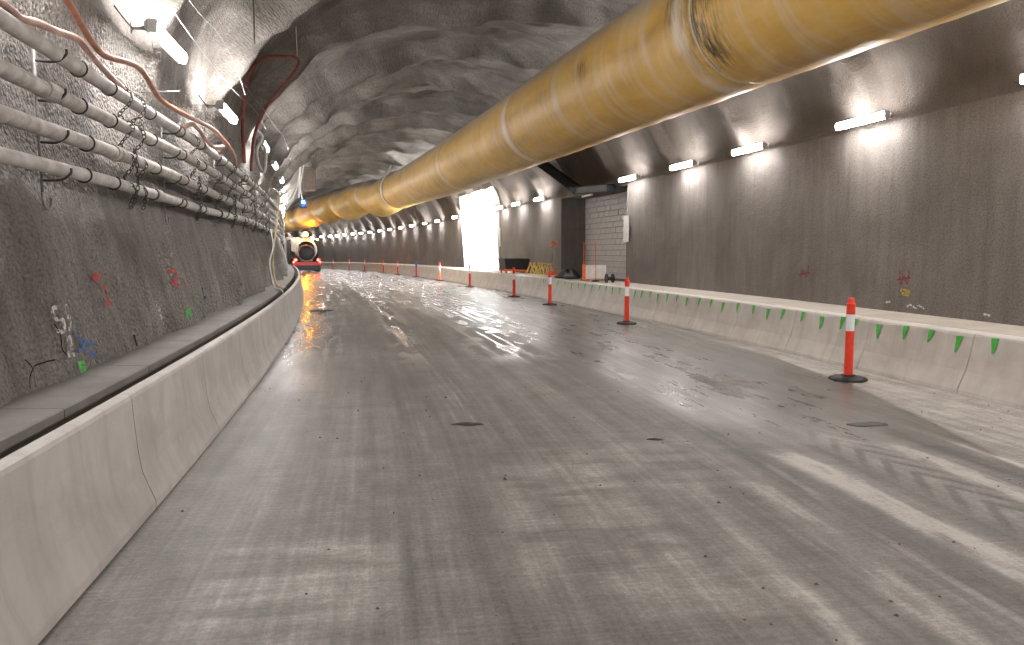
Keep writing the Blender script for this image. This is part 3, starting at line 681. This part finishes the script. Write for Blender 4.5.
RL = [-13, -9.6, -6.2, -2.8, .6, 4.2, 7.4, 10.88, 14.25, 17.2, 20.5, 29.05, 32.3, 35.1, 45.0, 50.2, 54.3, 59.05, 63.15, 67.3, 71.15, 75.0, 78.35, 81.4, 84.4, 87, 89.65, 92.6, 96, 100, 104, 108, 112, 116, 121, 126]
for i, s_ in enumerate(RL):
    o = lp if first else copy_tree(lp); first = False
    lab = 'glowing batten lamp at the top of the dark right wall'
    grp = 'batten lamps along the right wall'
    if s_ == 20.5: lab, grp = 'glowing batten lamp at the edge of the blockwork niche', None
    if s_ == 35.1: lab, grp = 'glowing batten lamp just before the bright cross passage', None
    if s_ == 45.0: lab, grp = 'glowing batten lamp just past the bright cross passage', None
    at(o, s_, 7.96, 3.73); tag(o, lab, 'lamp', grp)
    if grp is None and 'group' in o.keys(): del o['group']
for i, (s_, u_, v_) in enumerate([(-12, -2.36, 3.95), (-8.4, -2.36, 3.95), (-4.8, -2.36, 3.95), (-1.2, -2.36, 3.95), (2.2, -2.36, 3.95), (5.6, -2.36, 4.0), (8.3, -2.20, 3.75), (11.75, -2.18, 3.66), (18.05, -2.22, 4.02), (21.7, -2.22, 4.0), (25.6, -2.2, 3.95), (29.3, -2.25, 3.95), (33.5, -2.36, 3.95), (38, -2.36, 3.95), (42, -2.36, 3.95), (46, -2.36, 3.95), (50, -2.36, 3.95), (56, -2.36, 3.95), (62, -2.36, 3.95), (68, -2.36, 3.95), (75, -2.36, 3.95), (82, -2.36, 3.95)]):
    o = copy_tree(lp); at(o, s_, u_, v_, PI)
    lab, grp = 'glowing batten lamp on the rough left wall past the red hose', 'batten lamps along the left wall'
    if s_ == 8.3: lab, grp = 'glowing batten lamp on left wall above the sagging orange hose', None
    elif s_ == 11.75: lab, grp = 'glowing batten lamp at the foot of the pale arch rib', None
    elif s_ < 7: lab, grp = 'glowing batten lamp on left wall short of the orange hose', 'batten lamps over the near pipes'
    tag(o, lab, 'lamp', grp)
    if grp is None and 'group' in o.keys(): del o['group']
# flood lights inside the passage, on tripods behind the near jamb
for k, (s_, u_) in enumerate(((37.6, 9.6), (39.5, 12.5))):
    r = thing('floodlight', 'white site floodlight on a tripod inside the cross passage', 'floodlight', pos(s_, u_, .57), float(-hd(s_)), 'floodlights in the cross passage')
    for a in (0, 2.1, 4.2): MB().tube([(0, 0, 1.2), (.45 * math.cos(a), .45 * math.sin(a), .0)], .015, 8).build('leg', 'steel_black', r)
    MB().tube([(0, 0, 1.15), (0, 0, 2.2)], .02, 8).build('mast', 'steel_black', r)
    Rz = np.array(Matrix.Rotation(.5, 3, 'Z'))
    MB().box((0, 0, 2.35), (.62, .09, .42), Rz, .015).build('head', 'steel_black', r)
    MB().box(Rz @ np.array((0, .052, 2.35 - 0)) * np.array((1, 1, 1)), (.56, .012, .36), Rz).build('light_panel', 'flood_light', r)

# ------------------------------------------------------------------ bollards
def bollard(mat, lab):
    r = thing('traffic_bollard', lab, 'bollard')
    mb = MB(); mb.lathe([(.238, 0), (.243, .012), (.240, .028), (.215, .045), (.09, .055), (.085, .075), (.0001, .075)], 8); mb.build('base', 'rubber_black', r)
    MB().lathe([(.056, .06), (.058, .08), (.055, .5), (.053, .66), (.052, .665)], 20).build('post', mat, r, False)
    MB().lathe([(.0535, .66), (.0545, .665), (.053, .88), (.052, .885)], 20).build('reflective_band', 'reflective_white', r)
    MB().lathe([(.052, .88), (.057, .89), (.056, .985), (.057, 1.0), (.060, 1.005), (.060, 1.02), (.046, 1.03), (.040, 1.05), (.043, 1.075), (.032, 1.10), (.0001, 1.105)], 20).build('cap', mat, r)
    return r
b0 = bollard('bollard_red', 'red bollard with white reflective band beside the bright green flags')
spots = [(8.7, 6.14), (16.25, 6.02), (22.45, 6.08), (26.7, 6.08), (34.9, 6.27), (42.9, 6.40), (50.75, 6.43), (56.2, 6.1), (63.0, 6.25), (70.4, 6.1), (76.5, 6.0), (83, 6.0)]
for i, (s_, u_) in enumerate(spots):
    if s_ == 50.75: o = bollard('bollard_red', 'bollard with a blue sleeve standing past the bright passage')
    else: o = b0 if i == 0 else copy_tree(b0)
    if s_ == 50.75:
        for ch in o.children:
            if ch.name.startswith('cap'): ch.data = ch.data.copy(); ch.data.materials[0] = M['bollard_blue']
            if ch.name.startswith('reflective'): ch.data = ch.data.copy(); ch.data.materials[0] = M['bollard_blue']
    at(o, s_, u_, float(floor_v(u_)) + .003, random.uniform(-.3, .3))
    if i == 0 or s_ == 50.75: continue
    lab = {16.25: 'red bollard with white band on wet floor short of the niche', 22.45: 'red bollard with white band in front of the niche', 26.7: 'red bollard with white band in front of the black bin', 34.9: 'red bollard with white band short of the bright cross passage', 42.9: 'red bollard with white band in the glare of the cross passage'}.get(s_)
    if lab: tag(o, lab, 'bollard')
    else: tag(o, 'small red bollard in the far row past the blue one', 'bollard', 'far bollards along the right kerb')

# ------------------------------------------------------------------ green bunting on the right barrier
bt = thing('flag_bunting', 'string of small green pennants hung along the right barrier', 'bunting', pos(7, 7.05, .6))
FS = [5.9, 6.35, 6.85, 7.35, 7.85, 8.3, 8.75, 9.25, 9.75, 10.05, 10.55, 11.05, 11.6, 12.05, 12.55, 13.1, 13.65, 14.15, 14.65, 15.2, 15.7, 16.2, 16.7, 17.15, 17.65, 18.05, 18.6, 19.1, 19.6, 20.1, 20.6, 21.2, 21.8, 22.4, 23, 23.7, 24.4, 25.2, 26]
cord = []
for k, s_ in enumerate(FS):
    topv = .60 - .03 * (k % 3 == 1); h_ = .185 + .02 * math.sin(k * 2.1); wd = .105
    ss_ = np.linspace(0, 1, 4); V = []
    for q in ss_:
        for e in (-1, 1):
            vv_ = topv - h_ * q; uf = np.interp(vv_, [.16, .30, .44, .585, .62], [6.945, 6.985, 7.015, 7.045, 7.075]) - .018 - .006 * math.sin(3 * q + k)
            V.append(pos(s_ + e * wd / 2 * (1 - .8 * q) + .015 * math.sin(k * 1.7) * q, uf, vv_))
    V = np.array(V); n = 8
    ru = pos(s_, 1, 0) - pos(s_, 0, 0)
    V2 = V + ru * .003
    F = [(2 * i, 2 * i + 1, 2 * i + 3, 2 * i + 2) for i in range(3)] + [(n + 2 * i, n + 2 * i + 2, n + 2 * i + 3, n + 2 * i + 1) for i in range(3)]
    F += [(2 * i, 2 * i + 2, n + 2 * i + 2, n + 2 * i) for i in range(3)] + [(2 * i + 1, n + 2 * i + 1, n + 2 * i + 3, 2 * i + 3) for i in range(3)] + [(6, 7, n + 7, n + 6), (0, n, n + 1, 1)]
    MB().add(np.vstack([V, V2]), F).build('pennant', 'green_flag', bt, False, True)
    cord.append(pos(s_, np.interp(topv, [.44, .585, .62], [7.015, 7.045, 7.075]) - .018, topv + .002))
MB().tube(smooth_path(np.array(cord), 4), .004, 5).build('cord', 'cord_white', bt, True, True)

# ------------------------------------------------------------------ truck
tr = thing('tanker_truck', 'tanker truck seen from behind with orange beacon and red tail lights', 'truck')
at(tr, 66.0, .30, float(floor_v(.3)))
MB().box((-.42, 4.2, .85), (.16, 8.2, .24), bev=.02).box((.42, 4.2, .85), (.16, 8.2, .24), bev=.02).box((0, .5, .85), (1.0, .2, .2)).box((0, 3.5, .85), (1.0, .2, .2)).build('chassis', 'truck_dark', tr)
Rt = np.array(Matrix.Rotation(-PI / 2, 3, 'X'))
MB().lathe([(.72, .0), (.88, .05), (.95, .25), (.95, 4.6), (.85, 4.85), (.3, 5.0), (.0001, 5.0)], 32, (0, .35, 1.92), Rt, True).build('tank', 'truck_white', tr, True)
hd_ = MB().lathe([(.0001, -.12), (.35, -.10), (.60, -.04), (.66, .06), (.66, .10)], 28, (0, .30, 1.62), Rt, True).build('rear_hatch', 'truck_dark', tr, True)
MB().torus((0, .26, 1.62), .68, .055, np.array(Matrix.Rotation(PI / 2, 3, 'X')), 28, 8).build('rim', 'box_grey', hd_, True)
for a in range(6): MB().box((.72 * math.cos(a * PI / 3), .24, 1.62 + .72 * math.sin(a * PI / 3)), (.10, .10, .10), bev=.02).build('latch', 'galvanised', hd_)
MB().box((-.85, 1.6, 2.35), (.55, 2.4, 1.25), bev=.06).build('side_locker', 'truck_white', tr)
MB().box((0, .15, .72), (2.35, .18, .30), bev=.03).build('tail_beam', 'truck_red', tr)
MB().box((0, .20, .38), (2.30, .12, .42), bev=.03).build('bumper', 'truck_dark', tr)
for s in (-1, 1):
    MB().box((s * .98, .08, 1.05), (.34, .10, .34), bev=.02).build('lamp_housing', 'truck_red', tr)
    MB().lathe([(.0001, -.02), (.085, -.015), (.10, .02), (.10, .05)], 14, (s * .93, .02, 1.05), Rt, True).build('tail_light', 'tail_light', tr)
    MB().lathe([(.0001, -.02), (.06, -.015), (.07, .02), (.07, .05)], 14, (s * 1.09, .02, .88), Rt, True).build('tail_light', 'tail_light', tr)
    for y in (1.2, 2.5, 6.9):
        Rw = np.array(Matrix.Rotation(PI / 2, 3, 'Y'))
        wq = MB().lathe([(.25, -.16), (.46, -.17), (.52, -.12), (.52, .12), (.46, .17), (.25, .16)], 24, (s * 1.02, y, .52), Rw).build('wheel', 'rubber_black', tr)
        MB().lathe([(.24, -.175), (.24, .175)], 16, (s * 1.02, y, .52), Rw).build('hub', 'galvanised', wq)
    MB().box((s * 1.02, 1.85, 1.14), (.40, 2.6, .05), bev=.01).box((s * 1.02, .56, .95), (.40, .04, .4)).build('mudguard', 'truck_dark', tr)
    MB().tube([(s * .80, .30, 2.85), (s * .80, 4.8, 2.85)], .025, 8).build('handrail', 'galvanised', tr)
    MB().box((s * 1.15, 3.4, 1.7), (.10, 3.4, 2.2), bev=.02).build('side_panel', 'truck_dark', tr)
MB().box((0, 7.1, 1.95), (2.35, 1.9, 2.3), bev=.12).build('cab', 'truck_white', tr)
bq = MB().lathe([(.10, 0), (.10, .06), (.07, .08), (.07, .22)], 14, (0, .55, 2.86)).build('beacon_post', 'truck_dark', tr)
MB().lathe([(.15, 0), (.19, .05), (.18, .26), (.10, .34), (.0001, .35)], 16, (0, .55, 3.08)).build('beacon', 'beacon_light', bq, True)
for x in (-1.05, -.6, .6, .95): MB().sphere((x, .34, 2.80), .055, 8).build('marker_lamp', 'marker_light', tr)

# ------------------------------------------------------------------ cabinet hanging from the roof
hb = thing('hanging_cabinet', 'dark electrical cabinet hung from the roof with looping white cables', 'cabinet')
at(hb, 31.3, -1.15, 3.95)
MB().box((0, 0, .55), (.50, .34, .95), bev=.02).build('box', 'box_grey', hb)
MB().box((0, -.18, .55), (.40, .02, .82), bev=.005).build('door', 'wood_brown', hb)
for x in (-.22, .22): MB().tube([(x, 0, 1.02), (x * .7, 0, 1.55), (x * .3, 0, 2.05)], .02, 6).build('hanger', 'tan_hose' if x < 0 else 'galvanised', hb)
MB().box((-.05, 0, 1.50), (.55, .10, .06), bev=.01).build('crossbar', 'yellow_paint', hb)
MB().tube(smooth_path([(-.28, -.15, 1.5), (-.33, -.17, .9), (-.38, -.17, .2), (-.42, -.17, -.2)], 6), .035, 8).build('conduit', 'white_plastic', hb, True)
MB().tube(smooth_path([(-.14, -.2, 1.45), (-.22, -.22, .9), (-.34, -.2, .3), (-.28, -.15, -.3)], 6), .028, 8).build('cable', 'white_plastic', hb, True)
MB().tube(smooth_path([(-.34, -.15, .9), (-.52, -.1, .1), (-.85, -.1, -.45), (-1.15, -.2, -.40), (-1.25, -.3, -.1)], 6), .028, 8).build('cable', 'white_plastic', hb, True)
MB().box((-.25, -.1, -.42), (.24, .16, .34), bev=.02).build('socket_box', 'bollard_blue', hb)
MB().box((-.25, -.19, -.36), (.12, .02, .12)).build('indicator', 'blue_light', hb)

# ------------------------------------------------------------------ things on the right ledge
# steel bracket arm across the top of the niche
o = thing('steel_bracket', 'black folded steel arm reaching over the niche under the duct', 'bracket', pos(24.6, 7.9, 3.55))
def beam(P0, P1, w_, h_):
    P0 = np.array(P0); P1 = np.array(P1); d = P1 - P0; L = np.linalg.norm(d); q = np.array(Vector(d / L).to_track_quat('Y', 'Z').to_matrix())
    return MB().box((P0 + P1) / 2, (w_, L, h_), q, .02)
pA, pB, pC = pos(26.0, 6.35, 5.15), pos(24.5, 7.78, 3.70), pos(21.8, 7.86, 3.56)
beam(pA, pB, .34, .30).build('diagonal', 'steel_black', o, False, True)
beam(pB + (pC - pB) * -.06, pC, .30, .24).build('foot', 'steel_black', o, False, True)
beam(pos(26.0, 6.3, 5.2), pos(26.4, 7.3, 5.7), .2, .2).build('roof_tie', 'steel_black', o, False, True)
beam(pos(23.9, 7.70, 3.44), pos(23.1, 7.74, 3.46), .08, .07).build('end_plate', 'sign_white', o, False, True)

LV = .645
def standing(name, lab, cat, s, u, rot=0.0, group=None):
    return at(thing(name, lab, cat, (0, 0, 0), 0, group), s, u, LV, rot)
o = standing('tool_bin', 'black open bin on an orange frame on the ledge before the passage', 'bin', 31.8, 7.55)
V = [(-.48, -.45, .16), (.48, -.45, .16), (.48, .45, .16), (-.48, .45, .16), (-.56, -.52, .62), (.56, -.52, .62), (.56, .52, .62), (-.56, .52, .62)]
MB().add(V, [(0, 3, 2, 1), (0, 1, 5, 4), (1, 2, 6, 5), (2, 3, 7, 6), (3, 0, 4, 7)]).add(np.array(V) * np.array((.94, .94, 1)) + np.array((0, 0, .02)), [(0, 1, 2, 3), (0, 4, 5, 1), (1, 5, 6, 2), (2, 6, 7, 3), (3, 7, 4, 0)]).build('body', 'black_plastic', o)
for y in (-.46, .46): MB().box((0, y, .13), (1.1, .07, .07), np.array(Matrix.Rotation(.06, 3, 'Y'))).build('rail', 'orange_paint', o)
for x in (-.45, .45):
    for y in (-.40, .40): MB().box((x, y, .06), (.07, .07, .13)).build('leg', 'orange_paint', o)
MB().box((0, -.54, .60), (1.16, .05, .05)).box((0, .54, .60), (1.16, .05, .05)).build('rim', 'black_plastic', o)
for k, s_ in enumerate((27.6, 28.2, 28.8, 29.4, 30.0)):
    o = standing('trestle', 'low yellow trestle stand leaning on the ledge past the niche', 'trestle', s_, 7.78 - .03 * (k % 2), .3 * k, 'yellow trestles on the ledge')
    for x in (-.10, .10): MB().tube([(x, -.16, 0), (x * .6, .02, .46)], .018, 8).build('leg', 'yellow_paint', o)
    for x in (-.10, .10): MB().tube([(x, .20, 0), (x * .6, .02, .46)], .018, 8).build('leg', 'yellow_paint', o)
    MB().box((0, .02, .47), (.22, .07, .05), bev=.01).build('top_bar', 'yellow_paint', o)
o = standing('warning_stand', 'thin tripod stand with a red top beside the niche', 'stand', 26.6, 7.62)
for a in (.3, 2.4, 4.5): MB().tube([(.05 * math.cos(a), .05 * math.sin(a), 1.0), (.26 * math.cos(a), .26 * math.sin(a), 0)], .014, 8).build('leg', 'galvanised', o)
MB().tube([(0, 0, .9), (0, 0, 1.3)], .016, 8).build('pole', 'galvanised', o)
MB().box((0, 0, 1.22), (.34, .03, .06), np.array(Matrix.Rotation(.7, 3, 'Y'))).box((0, 0, 1.22), (.34, .03, .06), np.array(Matrix.Rotation(-.7, 3, 'Y'))).build('red_cross', 'orange_paint', o)
MB().box((0, 0, .14), (.34, .26, .14), bev=.03).build('ballast', 'orange_paint', o)
o = standing('tarpaulin', 'crumpled black sheet heaped on the ledge by the niche', 'sheet', 25.2, 7.72)
th_ = np.linspace(0, 2 * PI, 25)[:-1]; V = []; F = []
for i, q in enumerate(np.linspace(0, 1, 8)):
    for a in th_:
        r_ = (1 - q ** 1.6) * (1 + .25 * math.sin(3 * a + 1) + .1 * math.sin(7 * a)); V.append((.40 * r_ * math.cos(a), .85 * r_ * math.sin(a), .30 * q ** .8 * (1 + .35 * math.sin(2 * a + 4 * q)) ))
for i in range(7):
    for j in range(24): F.append((i * 24 + j, i * 24 + (j + 1) % 24, (i + 1) * 24 + (j + 1) % 24, (i + 1) * 24 + j))
F.append(tuple(range(23, -1, -1)))
MB().add(V, F).build('folds', 'black_plastic', o, True)
o = standing('barrier_board', 'white barrier board with an orange red edge in front of the blockwork', 'barrier board', 22.7, 7.72)
MB().box((0, 0, .28), (.72, .05, .44), bev=.01).build('panel', 'sign_white', o)
MB().box((-.40, 0, .28), (.10, .06, .52), bev=.01).build('edge', 'orange_paint', o)
for x in (-.30, .30): MB().box((x, 0, .035), (.07, .42, .06), bev=.01).build('foot', 'orange_paint', o)
for k, (s_, u_) in enumerate(((23.2, 7.50), (22.2, 7.52))):
    o = standing('marker_pole', 'thin red marker pole standing by the white barrier board', 'pole', s_, u_, 0, 'red marker poles at the niche')
    MB().lathe([(.13, 0), (.13, .02), (.03, .04), (.0001, .04)], 12).build('base', 'rubber_black', o)
    MB().tube([(0, 0, .03), (0, 0, 1.25)], .014, 8).build('pole', 'orange_paint', o)
o = standing('cable_drum', 'small dark cable drum on the ledge at the niche corner', 'drum', 21.0, 7.5)
MB().lathe([(.05, -.10), (.05, .10)], 14, (0, 0, .14), np.array(Matrix.Rotation(PI / 2, 3, 'Y'))).build('core', 'black_plastic', o)
for x in (-.1, .1): MB().lathe([(.14, -.012), (.14, .012)], 18, (x, 0, .14), np.array(Matrix.Rotation(PI / 2, 3, 'Y'))).build('flange', 'black_plastic', o)
o = thing('notice_board', 'tall white notice board on the wall beside the niche', 'board'); at(o, 21.05, 8.04, 1.9)
MB().box((0, 0, .38), (.03, .36, .80), bev=.006).build('panel', 'sign_white', o); MB().box((.02, 0, .38), (.05, .30, .06)).build('batten', 'galvanised', o)
o = thing('notice_board', 'narrow white notice board on the wall beside the bright passage', 'board'); at(o, 35.9, 8.04, 1.9)
MB().box((0, 0, .42), (.03, .34, .95), bev=.006).build('panel', 'sign_white', o); MB().box((.02, 0, .38), (.05, .28, .06)).build('batten', 'galvanised', o)
o = thing('switch_box', 'dark switch box on the bright passage side wall', 'switch box'); at(o, 43.84, 9.35, 2.2)
MB().box((0, 0, .2), (.30, .10, .42), bev=.02).build('body', 'black_plastic', o); MB().box((0, -.06, .25), (.18, .02, .16), bev=.005).build('cover', 'box_grey', o)

# ------------------------------------------------------------------ spray marks on the walls (thin paint that follows the relief)
def strokes(name, lines, wd, mat, label, wall='L'):
    mb = MB()
    for ln in lines:
        P = smooth_path(np.array([(a, b, 0) for a, b in ln], float), 5)[:, :2]
        Tn = np.gradient(P, axis=0); Tn /= np.linalg.norm(Tn, axis=1)[:, None] + 1e-9; Nn = np.stack([-Tn[:, 1], Tn[:, 0]], 1)
        V = []
        for p_, n_ in zip(P, Nn):
            for e in (-1, -.33, .33, 1):
                q = p_ + n_ * e * wd / 2; u_ = (wl_u(np.array([q[0]]), np.array([q[1]]))[0] + .030) if wall == 'L' else (wr_u(np.array([q[0]]), np.array([q[1]]))[0] - .010)
                V.append(pos(q[0], u_, q[1]))
        F = [(i * 4 + j, i * 4 + j + 1, (i + 1) * 4 + j + 1, (i + 1) * 4 + j) for i in range(len(P) - 1) for j in range(3)]
        mb.add(V, F)
    o = mb.build(name, mat, wall_left if wall == 'L' else wall_right, True); tag(o, label); return o
strokes('spray_mark', [[(5.51, 1.26), (5.44, 1.26), (5.44, 1.19), (5.51, 1.18), (5.50, 1.10), (5.43, 1.11)], [(5.67, 1.26), (5.59, 1.26), (5.59, 1.19), (5.67, 1.18), (5.66, 1.10), (5.58, 1.11)], [(5.52, 1.03), (5.60, 1.05), (5.62, 1.0), (5.54, .93), (5.64, .92)]], .028, 'spray_white', 'white sprayed figures')
strokes('spray_mark', [[(5.76, 1.10), (5.80, .90)], [(5.72, 1.02), (5.84, 1.00)], [(5.83, .93), (5.96, .98), (6.06, .90), (5.98, .85), (6.10, .86)], [(5.88, 1.02), (5.94, .86)], [(6.04, .98), (6.12, .84)], [(6.00, .95), (6.18, .93)], [(5.68, .93), (5.80, .95)]], .024, 'spray_blue', 'blue sprayed scribble')
strokes('spray_mark', [[(5.64, .805), (5.76, .815)], [(5.65, .84), (5.76, .845)]], .05, 'spray_green', 'green sprayed patch')
strokes('spray_mark', [[(6.48, 1.42), (6.60, 1.45), (6.68, 1.40), (6.60, 1.345), (6.70, 1.30), (6.68, 1.22), (6.55, 1.22)], [(6.72, 1.44), (6.74, 1.22)]], .06, 'spray_red', 'red sprayed figure three')
strokes('spray_mark', [[(8.10, 1.10), (8.24, 1.11), (8.18, 1.04), (8.28, 1.02)], [(8.12, .98), (8.26, .97), (8.16, .90), (8.28, .88)], [(8.28, 1.1), (8.33, .9)]], .026, 'spray_white', 'white sprayed scribble')
strokes('spray_mark', [[(8.80, 1.40), (8.90, 1.42), (8.94, 1.34), (8.84, 1.30), (8.96, 1.24)], [(9.26, 1.32), (9.32, 1.20)]], .04, 'spray_red', 'red sprayed scribble')
strokes('spray_mark', [[(8.98, .90), (9.18, .98)], [(9.00, .96), (9.20, .90)]], .06, 'spray_green', 'green sprayed scribble')
strokes('spray_mark', [[(10.43, 1.16), (10.48, .98)], [(10.36, 1.04), (10.54, 1.0)], [(10.68, 1.1), (10.70, .92)]], .035, 'spray_blue', 'blue sprayed ticks')
strokes('spray_mark', [[(12.68, 1.0), (12.88, 1.1), (12.98, .95)]], .04, 'spray_red', 'red sprayed tick')
strokes('spray_mark', [[(10.0, 1.32), (10.02, 1.10), (10.10, 1.22), (10.16, 1.08), (10.2, 1.30)], [(9.96, 1.2), (10.24, 1.15)]], .030, 'spray_maroon', 'dark red sprayed mark', 'R')
strokes('spray_mark', [[(12.5, 1.35), (12.55, 1.12), (12.68, 1.24), (12.74, 1.1)], [(12.45, 1.2), (12.8, 1.15)]], .035, 'spray_maroon', 'dark red sprayed mark', 'R')
strokes('spray_mark', [[(9.95, .98), (10.15, 1.0)], [(9.97, .93), (10.12, .94)]], .05, 'spray_yellow', 'ochre sprayed patch', 'R')
strokes('spray_mark', [[(9.66, .74), (9.76, .78), (9.82, .74), (9.94, .78), (10.0, .73)], [(10.35, .80), (10.45, .78)], [(8.5, .74), (8.62, .75)]], .030, 'spray_white', 'white sprayed dabs', 'R')

strokes('crack', [[(4.95, .80), (5.0, .90), (5.06, .92), (5.22, .93), (5.34, .925)], [(4.98, .98), (5.03, .88), (5.02, .80)]], .010, 'dark_gap', 'dark crack at the wall foot')
strokes('crack', [[(5.42, 1.16), (5.46, 1.08), (5.45, .98), (5.50, .90)]], .010, 'dark_gap', 'dark crack beside the white figures')
strokes('crack', [[(7.05, .80), (7.08, .90)]], .03, 'dark_gap', 'short dark gash in the wall')
# ------------------------------------------------------------------ debris on the road
def lump(name, s, u, dims, mat, label, seed, rot=0.0, cat='debris'):
    rnd = random.Random(seed); V = []; F = []; n = 14
    for i, q in enumerate((0, .35, .7, 1.0)):
        for j in range(n):
            a = 2 * PI * j / n; rr = math.sqrt(max(0, 1 - q ** 2)) * (1 + .35 * math.sin(2 * a + seed) + rnd.uniform(-.12, .12)) if q < 1 else .02
            V.append((dims[0] * rr * math.cos(a), dims[1] * rr * math.sin(a), dims[2] * q * (1 + rnd.uniform(-.2, .2))))
    for i in range(3):
        for j in range(n): F.append((i * n + j, i * n + (j + 1) % n, (i + 1) * n + (j + 1) % n, (i + 1) * n + j))
    F.append(tuple(range(n - 1, -1, -1)))
    o = MB().add(V, F).build(name, mat, None, True); at(o, s, u, float(floor_v(u)) + .001, rot); return tag(o, label, cat)
lump('rag', 6.95, .76, (.13, .05, .022), 'mud', 'flat dark rag lying alone in the middle of the road', 3)
lump('hose_scrap', 20.8, -1.0, (.42, .10, .05), 'mud', 'dark muddy scrap on the wet road near the left barrier', 5)
lump('mud_patch', 6.4, 4.67, (.17, .12, .012), 'mud', 'flat oval mud patch near the red bollard', 8)
lump('mud_patch', 6.15, 2.35, (.06, .04, .012), 'mud', 'small dark mud clot in the middle of the right lane', 9)
# loose grit, uncountable
mb = MB(); rnd = random.Random(9)
for k in range(420):
    s_ = 2.2 + rnd.random() ** 1.6 * 22; u_ = rnd.uniform(-1.45, 6.7); r_ = rnd.uniform(.004, .011) * (1 + .02 * s_)
    if rnd.random() < .06: r_ *= 1.8
    c_ = pos(s_, u_, float(floor_v(u_))); a = rnd.uniform(0, 6.28); p = []
    for j in range(5): p.append(c_ + r_ * np.array((math.cos(a + j * 1.257) * rnd.uniform(.7, 1.3), math.sin(a + j * 1.257) * rnd.uniform(.7, 1.3), 0)))
    p.append(c_ + np.array((0, 0, r_ * .9)))
    mb.add(p, [(j, (j + 1) % 5, 5) for j in range(5)])
tag(mb.build('loose_grit', 'stone'), 'loose dark grit scattered over the road', 'grit', kind='stuff')
